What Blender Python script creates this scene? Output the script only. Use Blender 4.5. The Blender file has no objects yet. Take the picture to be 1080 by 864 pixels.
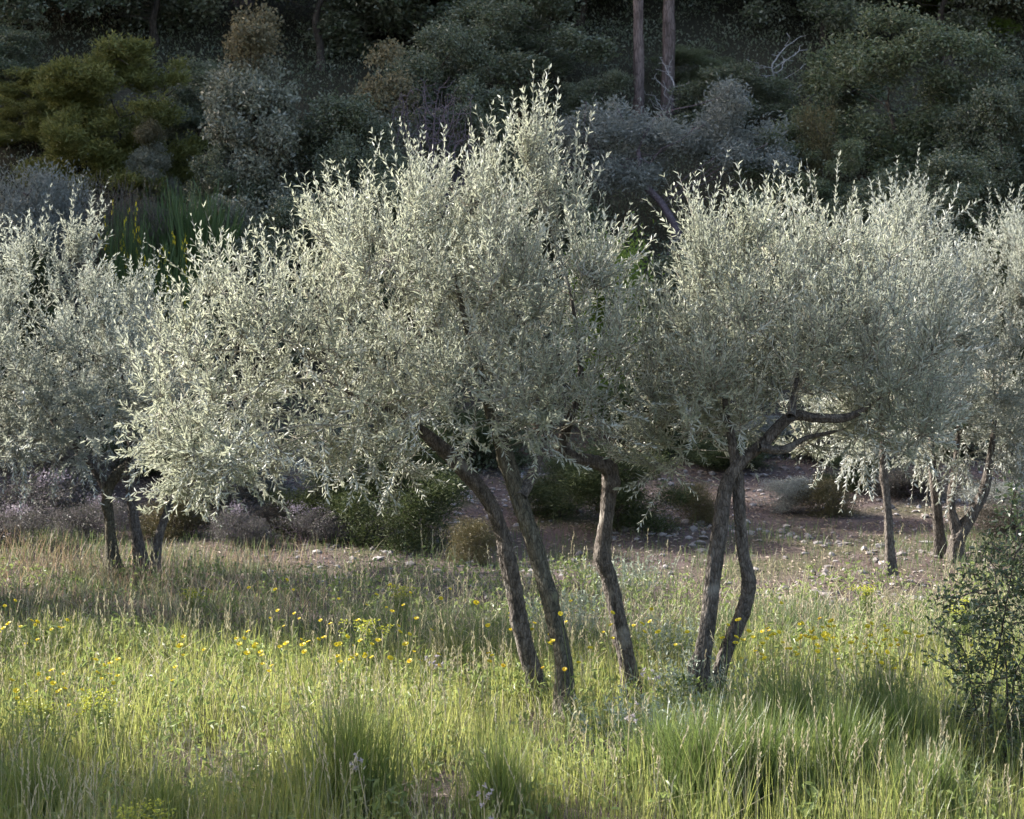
import bpy, math, random
import numpy as np

# ------------------------------------------------------------------ camera, sky, sun, exposure
S = bpy.context.scene
COL = S.collection
random.seed(7)
RNG = np.random.default_rng(7)
F, CX, HY, HC = 2400.0, 540.0, 276.0, 2.3      # focal length in photo pixels, centre column, horizon row, eye height

cam_d = bpy.data.cameras.new('camera')
cam = bpy.data.objects.new('camera', cam_d)
COL.objects.link(cam)
cam.location = (0, 0, HC)
cam.rotation_euler = (math.radians(90), 0, 0)
cam_d.sensor_width = 36
cam_d.lens = 36 * F / 1080
cam_d.shift_y = -(432 - HY) / 1080
cam_d.clip_end = 2000
cam_d.dof.use_dof = True
cam_d.dof.focus_distance = 12.0
cam_d.dof.aperture_fstop = 8.0
S.camera = cam

SUN_EL, SUN_AZ = 31.0, 70.0                     # degrees; azimuth counted from straight ahead towards the left
w = bpy.data.worlds.new('World')
S.world = w
w.use_nodes = True
nt = w.node_tree
sky = nt.nodes.new('ShaderNodeTexSky')
sky.sky_type = 'NISHITA'
sky.sun_disc = False
sky.dust_density = 3.0
sky.ozone_density = 0.4
sky.sun_elevation = math.radians(SUN_EL)
sky.sun_rotation = math.radians(-SUN_AZ)
bg = nt.nodes['Background']
bg.inputs[1].default_value = 0.135
nt.links.new(sky.outputs[0], bg.inputs[0])
sd = bpy.data.lights.new('sun', 'SUN')
sd.energy = 5.0
sd.angle = math.radians(0.5)
sd.color = (1.0, 0.96, 0.90)
sun = bpy.data.objects.new('sun', sd)
COL.objects.link(sun)
# lamp shines along -Z: tilt it so that it comes from behind on the left
sun.rotation_euler = (math.radians(-(90 - SUN_EL)), 0, math.radians(SUN_AZ))
sun.location = (-20, 20, 30)
S.view_settings.view_transform = 'Standard'
S.view_settings.look = 'None'
S.view_settings.exposure = 1.9
S.view_settings.gamma = 1
S.cycles.max_bounces = 6
S.cycles.transparent_max_bounces = 4
S.cycles.use_denoising = True
S.cycles.denoiser = 'OPENIMAGEDENOISE'
S.cycles.denoising_prefilter = 'ACCURATE'


# ------------------------------------------------------------------ helpers
def sstep(a, b, x):
    t = np.clip((np.asarray(x, float) - a) / (b - a), 0, 1)
    return t * t * (3 - 2 * t)


def wob(x, y, s=1.0, seed=0.0):
    x = np.asarray(x, float) / s
    y = np.asarray(y, float) / s
    return (np.sin(1.3 * x + 2.1 * y + seed) + np.sin(-2.3 * x + 1.1 * y + 1.7 + 2 * seed) + np.sin(3.1 * x + 2.7 * y + 4.1 + seed) * .6
            + np.sin(-1.1 * x + 4.3 * y + .4 + 3 * seed) * .5) / 3.1


def gz(x, y):
    """height of the ground"""
    x = np.asarray(x, float)
    y = np.asarray(y, float)
    z = 0.06 * wob(x, y, 1.6) + 0.02 * wob(x, y, .45, 2)
    z = z * sstep(60, 20, y)
    z = z - 0.35 * sstep(9.3, 6.5, y) - 1.0 * sstep(6.5, -30, y)
    z = z - 0.10 * sstep(13.0, 14.5, y) * sstep(19.5, 17, y)
    z = z + 0.10 * np.clip(y - 19.5, 0, 3.5)
    h = np.clip(y - 22.6, 0, 42)
    z = z + 0.55 * h * sstep(0, 3, h) + 0.25 * wob(x, y, 4) * sstep(24, 30, y)
    z = z + 0.10 * np.clip(-x - 14, 0, 40) * sstep(16, 30, y)
    return z


def at(px, py, Y):
    return np.array([(px - CX) * Y / F, Y, HC - (py - HY) * Y / F])


def link(name, me, parent=None, loc=None):
    o = bpy.data.objects.new(name, me)
    COL.objects.link(o)
    if parent is not None:
        o.parent = parent
    if loc is not None:
        o.location = loc
    return o


def tag(o, label=None, cat=None, group=None, kind=None):
    for k, v in (('label', label), ('category', cat), ('group', group), ('kind', kind)):
        if v:
            o[k] = v
    return o


def empty(name, loc, label, cat, group=None):
    o = link(name, None, None, loc)
    o.empty_display_size = .2
    return tag(o, label, cat, group)


def mesh(name, V, Q, mat, mats=None, mi=None, smooth=False):
    """V (n,3); Q (m,4) quads or a list of such arrays of different width"""
    me = bpy.data.meshes.new(name)
    V = np.ascontiguousarray(V, np.float32)
    Qs = Q if isinstance(Q, list) else [Q]
    Qs = [np.asarray(q, np.int32) for q in Qs if len(q)]
    nl = sum(q.size for q in Qs)
    npol = sum(len(q) for q in Qs)
    me.vertices.add(len(V))
    me.vertices.foreach_set('co', V.ravel())
    me.loops.add(nl)
    me.loops.foreach_set('vertex_index', np.concatenate([q.ravel() for q in Qs]))
    me.polygons.add(npol)
    tot = np.concatenate([np.full(len(q), q.shape[1], np.int32) for q in Qs])
    st = np.concatenate([[0], np.cumsum(tot)[:-1]]).astype(np.int32)
    me.polygons.foreach_set('loop_start', st)
    me.polygons.foreach_set('loop_total', tot)
    for m in (mats or [mat]):
        me.materials.append(m)
    if mi is not None:
        me.polygons.foreach_set('material_index', np.asarray(mi, np.int32))
    me.polygons.foreach_set('use_smooth', np.full(npol, smooth))
    me.update(calc_edges=True)
    return me


def norm(a):
    return a / np.maximum(np.linalg.norm(a, axis=-1, keepdims=True), 1e-9)


def perp(d, rng=RNG):
    r = rng.normal(size=d.shape)
    return norm(np.cross(d, r))


class Bag:
    """collects vertices and polygons for one mesh"""
    def __init__(self):
        self.V, self.Q, self.T, self.n = [], [], [], 0

    def add(self, V, Q=None, T=None):
        V = np.asarray(V, float).reshape(-1, 3)
        if Q is not None and len(Q):
            self.Q.append(np.asarray(Q) + self.n)
        if T is not None and len(T):
            self.T.append(np.asarray(T) + self.n)
        self.V.append(V)
        self.n += len(V)

    def build(self, name, mat, smooth=False):
        qs = []
        if self.Q:
            qs.append(np.concatenate(self.Q))
        if self.T:
            qs.append(np.concatenate(self.T))
        return mesh(name, np.concatenate(self.V), qs, mat, smooth=smooth)


def leaves(bag, base, d, n, L, W, bend=0.15, fold=0.25, wpos=(.3, .68)):
    """lanceolate leaves folded along the midrib: two quads each"""
    N = len(base)
    if N == 0:
        return
    L = np.broadcast_to(np.asarray(L, float), (N,))[:, None]
    W = np.broadcast_to(np.asarray(W, float), (N,))[:, None]
    s = norm(np.cross(d, n))
    n = norm(np.cross(s, d))
    tip = base + d * L - n * L * bend
    a, b = wpos
    up = n * W * fold
    pts = np.stack([base,
                    base + d * L * a + s * W * .5 + up, base + d * L * b + s * W * .42 + up - n * L * bend * .4, tip,
                    base + d * L * b - s * W * .42 + up - n * L * bend * .4, base + d * L * a - s * W * .5 + up], 1)
    i = np.arange(N)[:, None] * 6
    q = np.concatenate([i + np.array([[0, 1, 2, 3]]), i + np.array([[0, 3, 4, 5]])], 0)
    bag.add(pts, q)


def frusta(bag, A, B, ra, rb, sides=5):
    """many tapered sticks at once"""
    N = len(A)
    if N == 0:
        return
    d = norm(B - A)
    ref = np.where(np.abs(d[:, 2:3]) < .9, np.array([[0, 0, 1.]]), np.array([[1., 0, 0]]))
    u = norm(np.cross(d, ref))
    v = np.cross(d, u)
    ang = np.arange(sides) * 2 * math.pi / sides
    c, s_ = np.cos(ang)[None, :, None], np.sin(ang)[None, :, None]
    ring = u[:, None] * c + v[:, None] * s_
    ra = np.broadcast_to(np.asarray(ra, float), (N,))[:, None, None]
    rb = np.broadcast_to(np.asarray(rb, float), (N,))[:, None, None]
    P = np.concatenate([A[:, None] + ring * ra, B[:, None] + ring * rb], 1)
    i = np.arange(N)[:, None] * 2 * sides
    q = []
    for k in range(sides):
        k2 = (k + 1) % sides
        q.append(i + np.array([[k, k2, sides + k2, sides + k]]))
    bag.add(P, np.concatenate(q, 0))


def catmull(P, R, n):
    P = np.asarray(P, float)
    R = np.asarray(R, float)
    X = np.vstack([2 * P[0] - P[1], P, 2 * P[-1] - P[-2]])
    out, ro = [], []
    for i in range(len(P) - 1):
        p0, p1, p2, p3 = X[i], X[i + 1], X[i + 2], X[i + 3]
        for t in np.linspace(0, 1, n, endpoint=False):
            out.append(.5 * (2 * p1 + (p2 - p0) * t + (2 * p0 - 5 * p1 + 4 * p2 - p3) * t * t + (3 * p1 - p0 - 3 * p2 + p3) * t ** 3))
            ro.append(R[i] * (1 - t) + R[i + 1] * t)
    out.append(P[-1])
    ro.append(R[-1])
    return np.array(out), np.array(ro)


def trunk_bag(bag, P, R, seed=0, sides=22, rough=.13, flare=True):
    """gnarled trunk: ribs that wander, lumps, a flared foot"""
    P, R = catmull(P, np.asarray(R) * .66, 11)
    rs = np.random.default_rng(seed)
    n = len(P)
    d = norm(np.gradient(P, axis=0))
    u = norm(np.cross(d, np.array([[0.1, 1, 0.05]])))
    v = np.cross(d, u)
    ang = np.arange(sides) * 2 * math.pi / sides
    s = np.concatenate([[0], np.cumsum(np.linalg.norm(np.diff(P, axis=0), axis=1))])
    ph = rs.uniform(0, 6.28, 8)
    A, Sx = np.meshgrid(ang, s)
    m = (np.sin(3 * A + ph[0] + 2.2 * Sx) * .35 + np.sin(5 * A + ph[1] - 3.1 * Sx) * .3 + np.sin(2 * A + ph[2] + 6 * Sx) * .35
         + np.sin(8 * A + ph[3] + 9 * Sx) * .22 + np.sin(A + ph[4] + 13 * Sx) * .3) * rough
    m += rs.normal(0, rough * .3, m.shape)
    for k in range(max(2, int(s[-1] * 2.2))):
        a0, s0 = rs.uniform(0, 6.28), rs.uniform(.1, s[-1])
        da = np.angle(np.exp(1j * (A - a0)))
        m += rs.uniform(.15, .65) * np.exp(-(da / rs.uniform(.35, .8)) ** 2 - ((Sx - s0) / rs.uniform(.02, .06)) ** 2)
        m -= .3 * np.exp(-(np.angle(np.exp(1j * (A - a0 - 2.2))) / .3) ** 2 - ((Sx - s0 + .2) / .07) ** 2)
    rr = R[:, None] * (1 + m)
    if flare:
        rr *= (1 + .85 * np.exp(-Sx / .14) * (1 + .6 * np.sin(4 * A + ph[5])))
    V = P[:, None] + (u[:, None] * np.cos(A)[..., None] + v[:, None] * np.sin(A)[..., None]) * rr[..., None]
    q = []
    for k in range(sides):
        k2 = (k + 1) % sides
        i = np.arange(n - 1)[:, None] * sides
        q.append(i + np.array([[k, k2, sides + k2, sides + k]]))
    cap = np.array([[(n - 1) * sides + k, (n - 1) * sides + (k + 1) % sides, n * sides] for k in range(sides)])
    bag.add(np.vstack([V.reshape(-1, 3), P[-1] + d[-1] * R[-1] * .5]), np.concatenate(q, 0), cap)
    return P, R


def colonize(seedP, seedpar, att, step, kill, iters=120, jit=.12, rng=RNG, cap=6000):
    """space colonisation: grows branches from the seed nodes towards the attractors"""
    P = [np.asarray(p, float) for p in seedP]
    par = list(seedpar)
    pos = np.array(P)
    D = np.linalg.norm(att[:, None] - pos[None], axis=2)
    near, dist = D.argmin(1), D.min(1)
    alive = dist > kill
    grown = {}
    for it in range(iters):
        if not alive.any() or len(pos) > cap:
            break
        ids = np.unique(near[alive])
        new, npar = [], []
        for i in ids:
            m = alive & (near == i)
            v = norm(att[m] - pos[i]).sum(0) + rng.normal(0, jit, 3) * m.sum() ** .5
            v = v / max(np.linalg.norm(v), 1e-6)
            grown[i] = grown.get(i, 0) + 1
            if grown[i] > 4:
                alive[m] = False
                continue
            new.append(pos[i] + v * step)
            npar.append(int(i))
        if not new:
            break
        new = np.array(new)
        b = len(pos)
        pos = np.vstack([pos, new])
        par += npar
        D = np.linalg.norm(att[:, None] - new[None], axis=2)
        j, dm = D.argmin(1), D.min(1)
        better = dm < dist
        near[better] = j[better] + b
        dist = np.minimum(dist, dm)
        alive &= dist > kill
    return pos, np.array(par)


def radii(pos, par, n0, tip=.0028, e=2.4):
    r = np.zeros(len(pos))
    acc = np.zeros(len(pos))
    for i in range(len(pos) - 1, -1, -1):
        r[i] = (acc[i]) ** (1 / e) if acc[i] > 0 else tip
        if par[i] >= 0:
            acc[par[i]] += r[i] ** e
    return r


# ------------------------------------------------------------------ materials
def newmat(name):
    m = bpy.data.materials.new(name)
    m.use_nodes = True
    t = m.node_tree
    t.nodes.clear()
    out = t.nodes.new('ShaderNodeOutputMaterial')
    return m, t, out


def N(t, typ, **kw):
    n = t.nodes.new(typ)
    for k, v in kw.items():
        setattr(n, k, v)
    return n


def ramp(t, fac, stops):
    r = N(t, 'ShaderNodeValToRGB')
    e = r.color_ramp.elements
    while len(e) < len(stops):
        e.new(.5)
    for k, (p, c) in enumerate(stops):
        e[k].position = p
        e[k].color = (*c, 1)
    t.links.new(fac, r.inputs[0])
    return r.outputs[0]


def mixc(t, fac, a, b, mode='MIX'):
    m = N(t, 'ShaderNodeMix', data_type='RGBA', blend_type=mode)
    for i, x in ((0, fac), (6, a), (7, b)):
        if isinstance(x, (int, float)):
            m.inputs[i].default_value = x
        elif isinstance(x, tuple):
            m.inputs[i].default_value = (*x, 1)
        else:
            t.links.new(x, m.inputs[i])
    return m.outputs[2]


def leafmat(name, cols, under=None, transl=.35, tcol=None, rough=.45, spec=.4):
    """cols: colours spread over the leaves at random; under: the colour of the lower side"""
    m, t, out = newmat(name)
    g = N(t, 'ShaderNodeNewGeometry')
    k = len(cols)
    c = ramp(t, g.outputs['Random Per Island'], [(i / max(k - 1, 1), x) for i, x in enumerate(cols)])
    base = c
    if under:
        base = mixc(t, g.outputs['Backfacing'], c, under)
    p = N(t, 'ShaderNodeBsdfPrincipled')
    p.inputs['Roughness'].default_value = rough
    p.inputs['Specular IOR Level'].default_value = spec
    t.links.new(base, p.inputs['Base Color'])
    tr = N(t, 'ShaderNodeBsdfTranslucent')
    if tcol:
        tc = mixc(t, .55, c, tcol)
        t.links.new(tc, tr.inputs[0])
    else:
        t.links.new(c, tr.inputs[0])
    mx = N(t, 'ShaderNodeMixShader')
    mx.inputs[0].default_value = transl
    t.links.new(p.outputs[0], mx.inputs[1])
    t.links.new(tr.outputs[0], mx.inputs[2])
    t.links.new(mx.outputs[0], out.inputs[0])
    return m


def barkmat(name, dark, light, scale=30, stretch=.25, bump=.6, lichen=None):
    m, t, out = newmat(name)
    tc = N(t, 'ShaderNodeTexCoord')
    mp = N(t, 'ShaderNodeMapping')
    mp.inputs['Scale'].default_value = (1, 1, stretch)
    t.links.new(tc.outputs['Object'], mp.inputs[0])
    n1 = N(t, 'ShaderNodeTexNoise')
    n1.inputs['Scale'].default_value = scale
    n1.inputs['Detail'].default_value = 8
    n1.inputs['Roughness'].default_value = .7
    t.links.new(mp.outputs[0], n1.inputs[0])
    vo = N(t, 'ShaderNodeTexVoronoi', feature='DISTANCE_TO_EDGE')
    vo.inputs['Scale'].default_value = scale * 1.6
    t.links.new(mp.outputs[0], vo.inputs[0])
    mid = tuple((a + b) / 2 for a, b in zip(dark, light))
    c = ramp(t, n1.outputs[0], [(.32, dark), (.5, mid), (.68, light)])
    crack = ramp(t, vo.outputs[0], [(0, (.35, .33, .32)), (.14, (1, 1, 1))])
    c = mixc(t, .8, c, crack, 'MULTIPLY')
    if lichen:
        n2 = N(t, 'ShaderNodeTexNoise')
        n2.inputs['Scale'].default_value = 9
        n2.inputs['Detail'].default_value = 6
        t.links.new(tc.outputs['Object'], n2.inputs[0])
        f = ramp(t, n2.outputs[0], [(.60, (0, 0, 0)), (.70, (.8, .8, .8))])
        c = mixc(t, f, c, lichen)
    p = N(t, 'ShaderNodeBsdfPrincipled')
    p.inputs['Roughness'].default_value = .9
    p.inputs['Specular IOR Level'].default_value = .2
    t.links.new(c, p.inputs['Base Color'])
    h = N(t, 'ShaderNodeMath', operation='ADD')
    t.links.new(n1.outputs[0], h.inputs[0])
    t.links.new(vo.outputs[0], h.inputs[1])
    b = N(t, 'ShaderNodeBump')
    b.inputs['Strength'].default_value = bump
    b.inputs['Distance'].default_value = .015
    t.links.new(h.outputs[0], b.inputs['Height'])
    t.links.new(b.outputs[0], p.inputs['Normal'])
    t.links.new(p.outputs[0], out.inputs[0])
    return m


M = {}
M['olive'] = leafmat('olive leaf', [(.13, .15, .10), (.24, .255, .185), (.18, .20, .145), (.34, .345, .27), (.27, .275, .18)],
                     under=(.52, .53, .475), transl=.38, tcol=(.56, .58, .42), rough=.46, spec=.4)
M['olive_grey'] = leafmat('grey olive leaf', [(.14, .16, .12), (.23, .245, .20), (.31, .315, .26)],
                          under=(.46, .475, .44), transl=.38, tcol=(.50, .52, .40), rough=.5, spec=.35)
M['far_olive'] = leafmat('far olive leaf', [(.14, .15, .125), (.20, .21, .18), (.25, .255, .22)], under=(.33, .34, .32), transl=.3, rough=.45)
M['oak'] = leafmat('oak leaf', [(.055, .072, .030), (.085, .105, .045), (.12, .135, .07), (.07, .085, .04)], under=(.19, .20, .14), transl=.22, rough=.32, spec=.6)
M['oak_grey'] = leafmat('grey oak leaf', [(.11, .118, .07), (.16, .165, .105), (.23, .222, .155)], under=(.31, .305, .24), transl=.24, rough=.34, spec=.6)
M['oak_light'] = leafmat('lighter oak leaf', [(.08, .105, .042), (.115, .14, .055), (.14, .155, .08)], under=(.21, .225, .14), transl=.27, rough=.36, spec=.6)
M['juniper'] = leafmat('juniper spray', [(.115, .125, .034), (.16, .165, .045), (.21, .205, .06)], transl=.28, rough=.6)
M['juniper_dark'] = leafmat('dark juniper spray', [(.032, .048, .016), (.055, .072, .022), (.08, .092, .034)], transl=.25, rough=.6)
M['tan_tip'] = leafmat('tan spring growth', [(.16, .14, .08), (.22, .18, .10), (.12, .12, .07)], transl=.3)
M['broom'] = leafmat('broom stem', [(.06, .10, .03), (.09, .14, .045), (.08, .12, .05)], transl=.2)
M['heather'] = leafmat('heather sprig', [(.09, .08, .06), (.14, .11, .09), (.08, .085, .06), (.16, .13, .12)], transl=.2)
M['thyme'] = leafmat('thyme sprig', [(.11, .10, .085), (.15, .13, .135), (.09, .10, .065), (.18, .15, .17)], transl=.2)
M['brownbush'] = leafmat('brown sprig', [(.10, .085, .035), (.14, .11, .05), (.09, .09, .035)], transl=.2)
M['brightgreen'] = leafmat('bright green leaf', [(.15, .22, .035), (.21, .28, .05), (.17, .23, .05)], transl=.4)
M['pine'] = leafmat('pine needle', [(.03, .05, .018), (.05, .075, .025), (.06, .08, .03)], transl=.15)
M['shrub'] = leafmat('shrub leaf', [(.035, .055, .018), (.055, .08, .028), (.08, .10, .045)], under=(.11, .13, .075), transl=.3, rough=.3, spec=.6)
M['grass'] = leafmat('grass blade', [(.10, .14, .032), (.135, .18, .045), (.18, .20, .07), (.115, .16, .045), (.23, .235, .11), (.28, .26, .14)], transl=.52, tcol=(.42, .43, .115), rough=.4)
M['grass_shaded'] = leafmat('shaded grass blade', [(.06, .095, .038), (.085, .125, .05), (.115, .145, .065), (.17, .165, .10)], transl=.38, tcol=(.13, .175, .055), rough=.5)  # darker copy of the meadow grass, shade put into its greens
M['tussock'] = leafmat('tussock blade', [(.05, .085, .022), (.075, .115, .03), (.10, .14, .045), (.06, .10, .028), (.28, .25, .14)], transl=.45, tcol=(.19, .25, .06), rough=.4)  # darker copy of the tussock greens, stands in for shade at bottom right
M['tussock_sunlit'] = leafmat('sunny tussock blade', [(.08, .125, .03), (.11, .155, .04), (.15, .19, .06), (.09, .14, .035), (.34, .30, .17)], transl=.5, tcol=(.29, .35, .08), rough=.45)  # lit copy of the tussock greens
M['straw'] = leafmat('straw', [(.42, .36, .22), (.50, .45, .30), (.36, .30, .19), (.40, .40, .24)], transl=.35, rough=.6)
M['redgrass'] = leafmat('reddish dry grass', [(.26, .17, .11), (.32, .23, .15), (.22, .2, .1)], transl=.4, rough=.6)
M['herb'] = leafmat('low herb leaf', [(.12, .17, .05), (.17, .21, .07), (.20, .23, .11)], transl=.4, tcol=(.3, .36, .1))
M['silverherb'] = leafmat('silvery herb leaf', [(.24, .28, .2), (.33, .36, .28)], transl=.3)
M['yellow'] = leafmat('yellow petal', [(.64, .52, .02), (.70, .58, .03), (.60, .46, .015)], transl=.35)
M['orange'] = leafmat('orange petal', [(.62, .42, .012), (.66, .46, .02)], transl=.35)
M['spurge'] = leafmat('yellow green bract', [(.34, .36, .04), (.42, .41, .045), (.28, .32, .05)], transl=.4)
M['lilac'] = leafmat('pale lilac petal', [(.34, .30, .33), (.42, .38, .38), (.30, .27, .28)], transl=.4)
M['lilac_dull'] = leafmat('dull lilac blossom', [(.26, .22, .27), (.32, .28, .33), (.2, .17, .19)], transl=.3)
M['litter'] = leafmat('fallen leaf', [(.20, .15, .10), (.30, .24, .18), (.16, .12, .09), (.36, .30, .25)], transl=.15, rough=.7)
M['bark'] = barkmat('olive bark', (.032, .027, .023), (.20, .172, .148), 44, .35, 1.0, lichen=(.24, .22, .19))
M['bark_mossy'] = barkmat('mossy olive bark', (.032, .029, .020), (.17, .152, .112), 44, .35, 1.0, lichen=(.14, .135, .08))
M['twig'] = barkmat('twig bark', (.17, .155, .12), (.34, .32, .26), 40, .5, .2)
M['darkbark'] = barkmat('dark bark', (.035, .028, .024), (.11, .09, .075), 20, .3, .7)
M['pinebark'] = barkmat('pine bark', (.07, .05, .045), (.24, .18, .165), 14, .3, .8)
M['deadwood'] = barkmat('bleached dead wood', (.28, .26, .25), (.5, .47, .46), 30, .3, .3)
M['purpletwig'] = barkmat('purplish bare twig', (.10, .075, .085), (.2, .155, .18), 30, .5, .2)


def stonemat(name='pale stone'):
    m, t, out = newmat(name)
    g = N(t, 'ShaderNodeNewGeometry')
    c = ramp(t, g.outputs['Random Per Island'], [(0, (.13, .112, .105)), (.5, (.19, .17, .163)), (.8, (.29, .265, .26)), (1, (.16, .125, .112))])
    tc = N(t, 'ShaderNodeTexCoord')
    n = N(t, 'ShaderNodeTexNoise')
    n.inputs['Scale'].default_value = 60
    n.inputs['Detail'].default_value = 5
    t.links.new(tc.outputs['Object'], n.inputs[0])
    c = mixc(t, .5, c, ramp(t, n.outputs[0], [(.3, (.55, .52, .5)), (.7, (1, 1, 1))]), 'MULTIPLY')
    p = N(t, 'ShaderNodeBsdfPrincipled')
    p.inputs['Roughness'].default_value = .85
    t.links.new(c, p.inputs['Base Color'])
    t.links.new(p.outputs[0], out.inputs[0])
    return m


M['stone'] = stonemat()


def soilmat():
    m, t, out = newmat('stony soil')
    tc = N(t, 'ShaderNodeTexCoord')
    n1 = N(t, 'ShaderNodeTexNoise')
    n1.inputs['Scale'].default_value = 1.1
    n1.inputs['Detail'].default_value = 7
    n2 = N(t, 'ShaderNodeTexNoise')
    n2.inputs['Scale'].default_value = 26
    n2.inputs['Detail'].default_value = 8
    n2.inputs['Roughness'].default_value = .75
    for n in (n1, n2):
        t.links.new(tc.outputs['Object'], n.inputs[0])
    a = ramp(t, n1.outputs[0], [(.35, (.085, .066, .058)), (.5, (.125, .094, .088)), (.65, (.10, .092, .056))])
    b = ramp(t, n2.outputs[0], [(.3, (.4, .38, .36)), (.55, (.95, .93, .92)), (.72, (1.5, 1.45, 1.45))])
    c = mixc(t, 1.0, a, b, 'MULTIPLY')
    # up on the wooded slope the soil is dark leaf mould
    sx = N(t, 'ShaderNodeSeparateXYZ')
    t.links.new(tc.outputs['Object'], sx.inputs[0])
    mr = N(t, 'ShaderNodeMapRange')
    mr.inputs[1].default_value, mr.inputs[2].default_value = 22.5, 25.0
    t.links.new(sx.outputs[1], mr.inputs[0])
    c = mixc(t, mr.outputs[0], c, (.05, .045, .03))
    p = N(t, 'ShaderNodeBsdfPrincipled')
    p.inputs['Roughness'].default_value = .95
    p.inputs['Specular IOR Level'].default_value = .15
    t.links.new(c, p.inputs['Base Color'])
    bp = N(t, 'ShaderNodeBump')
    bp.inputs['Strength'].default_value = .9
    bp.inputs['Distance'].default_value = .03
    t.links.new(n2.outputs[0], bp.inputs['Height'])
    t.links.new(bp.outputs[0], p.inputs['Normal'])
    t.links.new(p.outputs[0], out.inputs[0])
    return m


M['soil'] = soilmat()


# ------------------------------------------------------------------ the ground
def ground():
    xs = np.unique(np.concatenate([np.linspace(-300, -14, 40), np.linspace(-14, 14, 141), np.linspace(14, 300, 40)]))
    ys = np.unique(np.concatenate([np.linspace(-120, 6, 30), np.linspace(6, 24, 121), np.linspace(24, 70, 90), np.linspace(70, 420, 40)]))
    X, Y = np.meshgrid(xs, ys)
    V = np.stack([X, Y, gz(X, Y)], -1).reshape(-1, 3)
    nx, ny = len(xs), len(ys)
    i, j = np.meshgrid(np.arange(nx - 1), np.arange(ny - 1))
    a = (j * nx + i).ravel()
    Q = np.stack([a, a + 1, a + nx + 1, a + nx], 1)
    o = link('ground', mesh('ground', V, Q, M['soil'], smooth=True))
    tag(o, 'stony brown soil rising into a wooded slope', 'ground', kind='structure')


ground()


# ------------------------------------------------------------------ olive trees
def lobes_sample(lobes, n, rng, bias=.42):
    """points in a union of ellipsoids, denser towards their skins; returns points, outward directions and the lobe's weight"""
    vol = np.array([l[3] * l[4] * l[5] for l in lobes]) ** .8
    k = rng.choice(len(lobes), n, p=vol / vol.sum())
    Lc = np.array(lobes)[k]
    d = norm(rng.normal(size=(n, 3)))
    r = rng.uniform(0, 1, n) ** bias
    p = Lc[:, :3] + d * r[:, None] * Lc[:, 3:6]
    return p, d, r


def pxlobe(px, py, rx, ry, Y, dy=0., ry_m=.7):
    c = at(px, py, Y + dy)
    s = (Y + dy) / F
    return [*c, rx * s, ry_m, ry * s]


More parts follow.
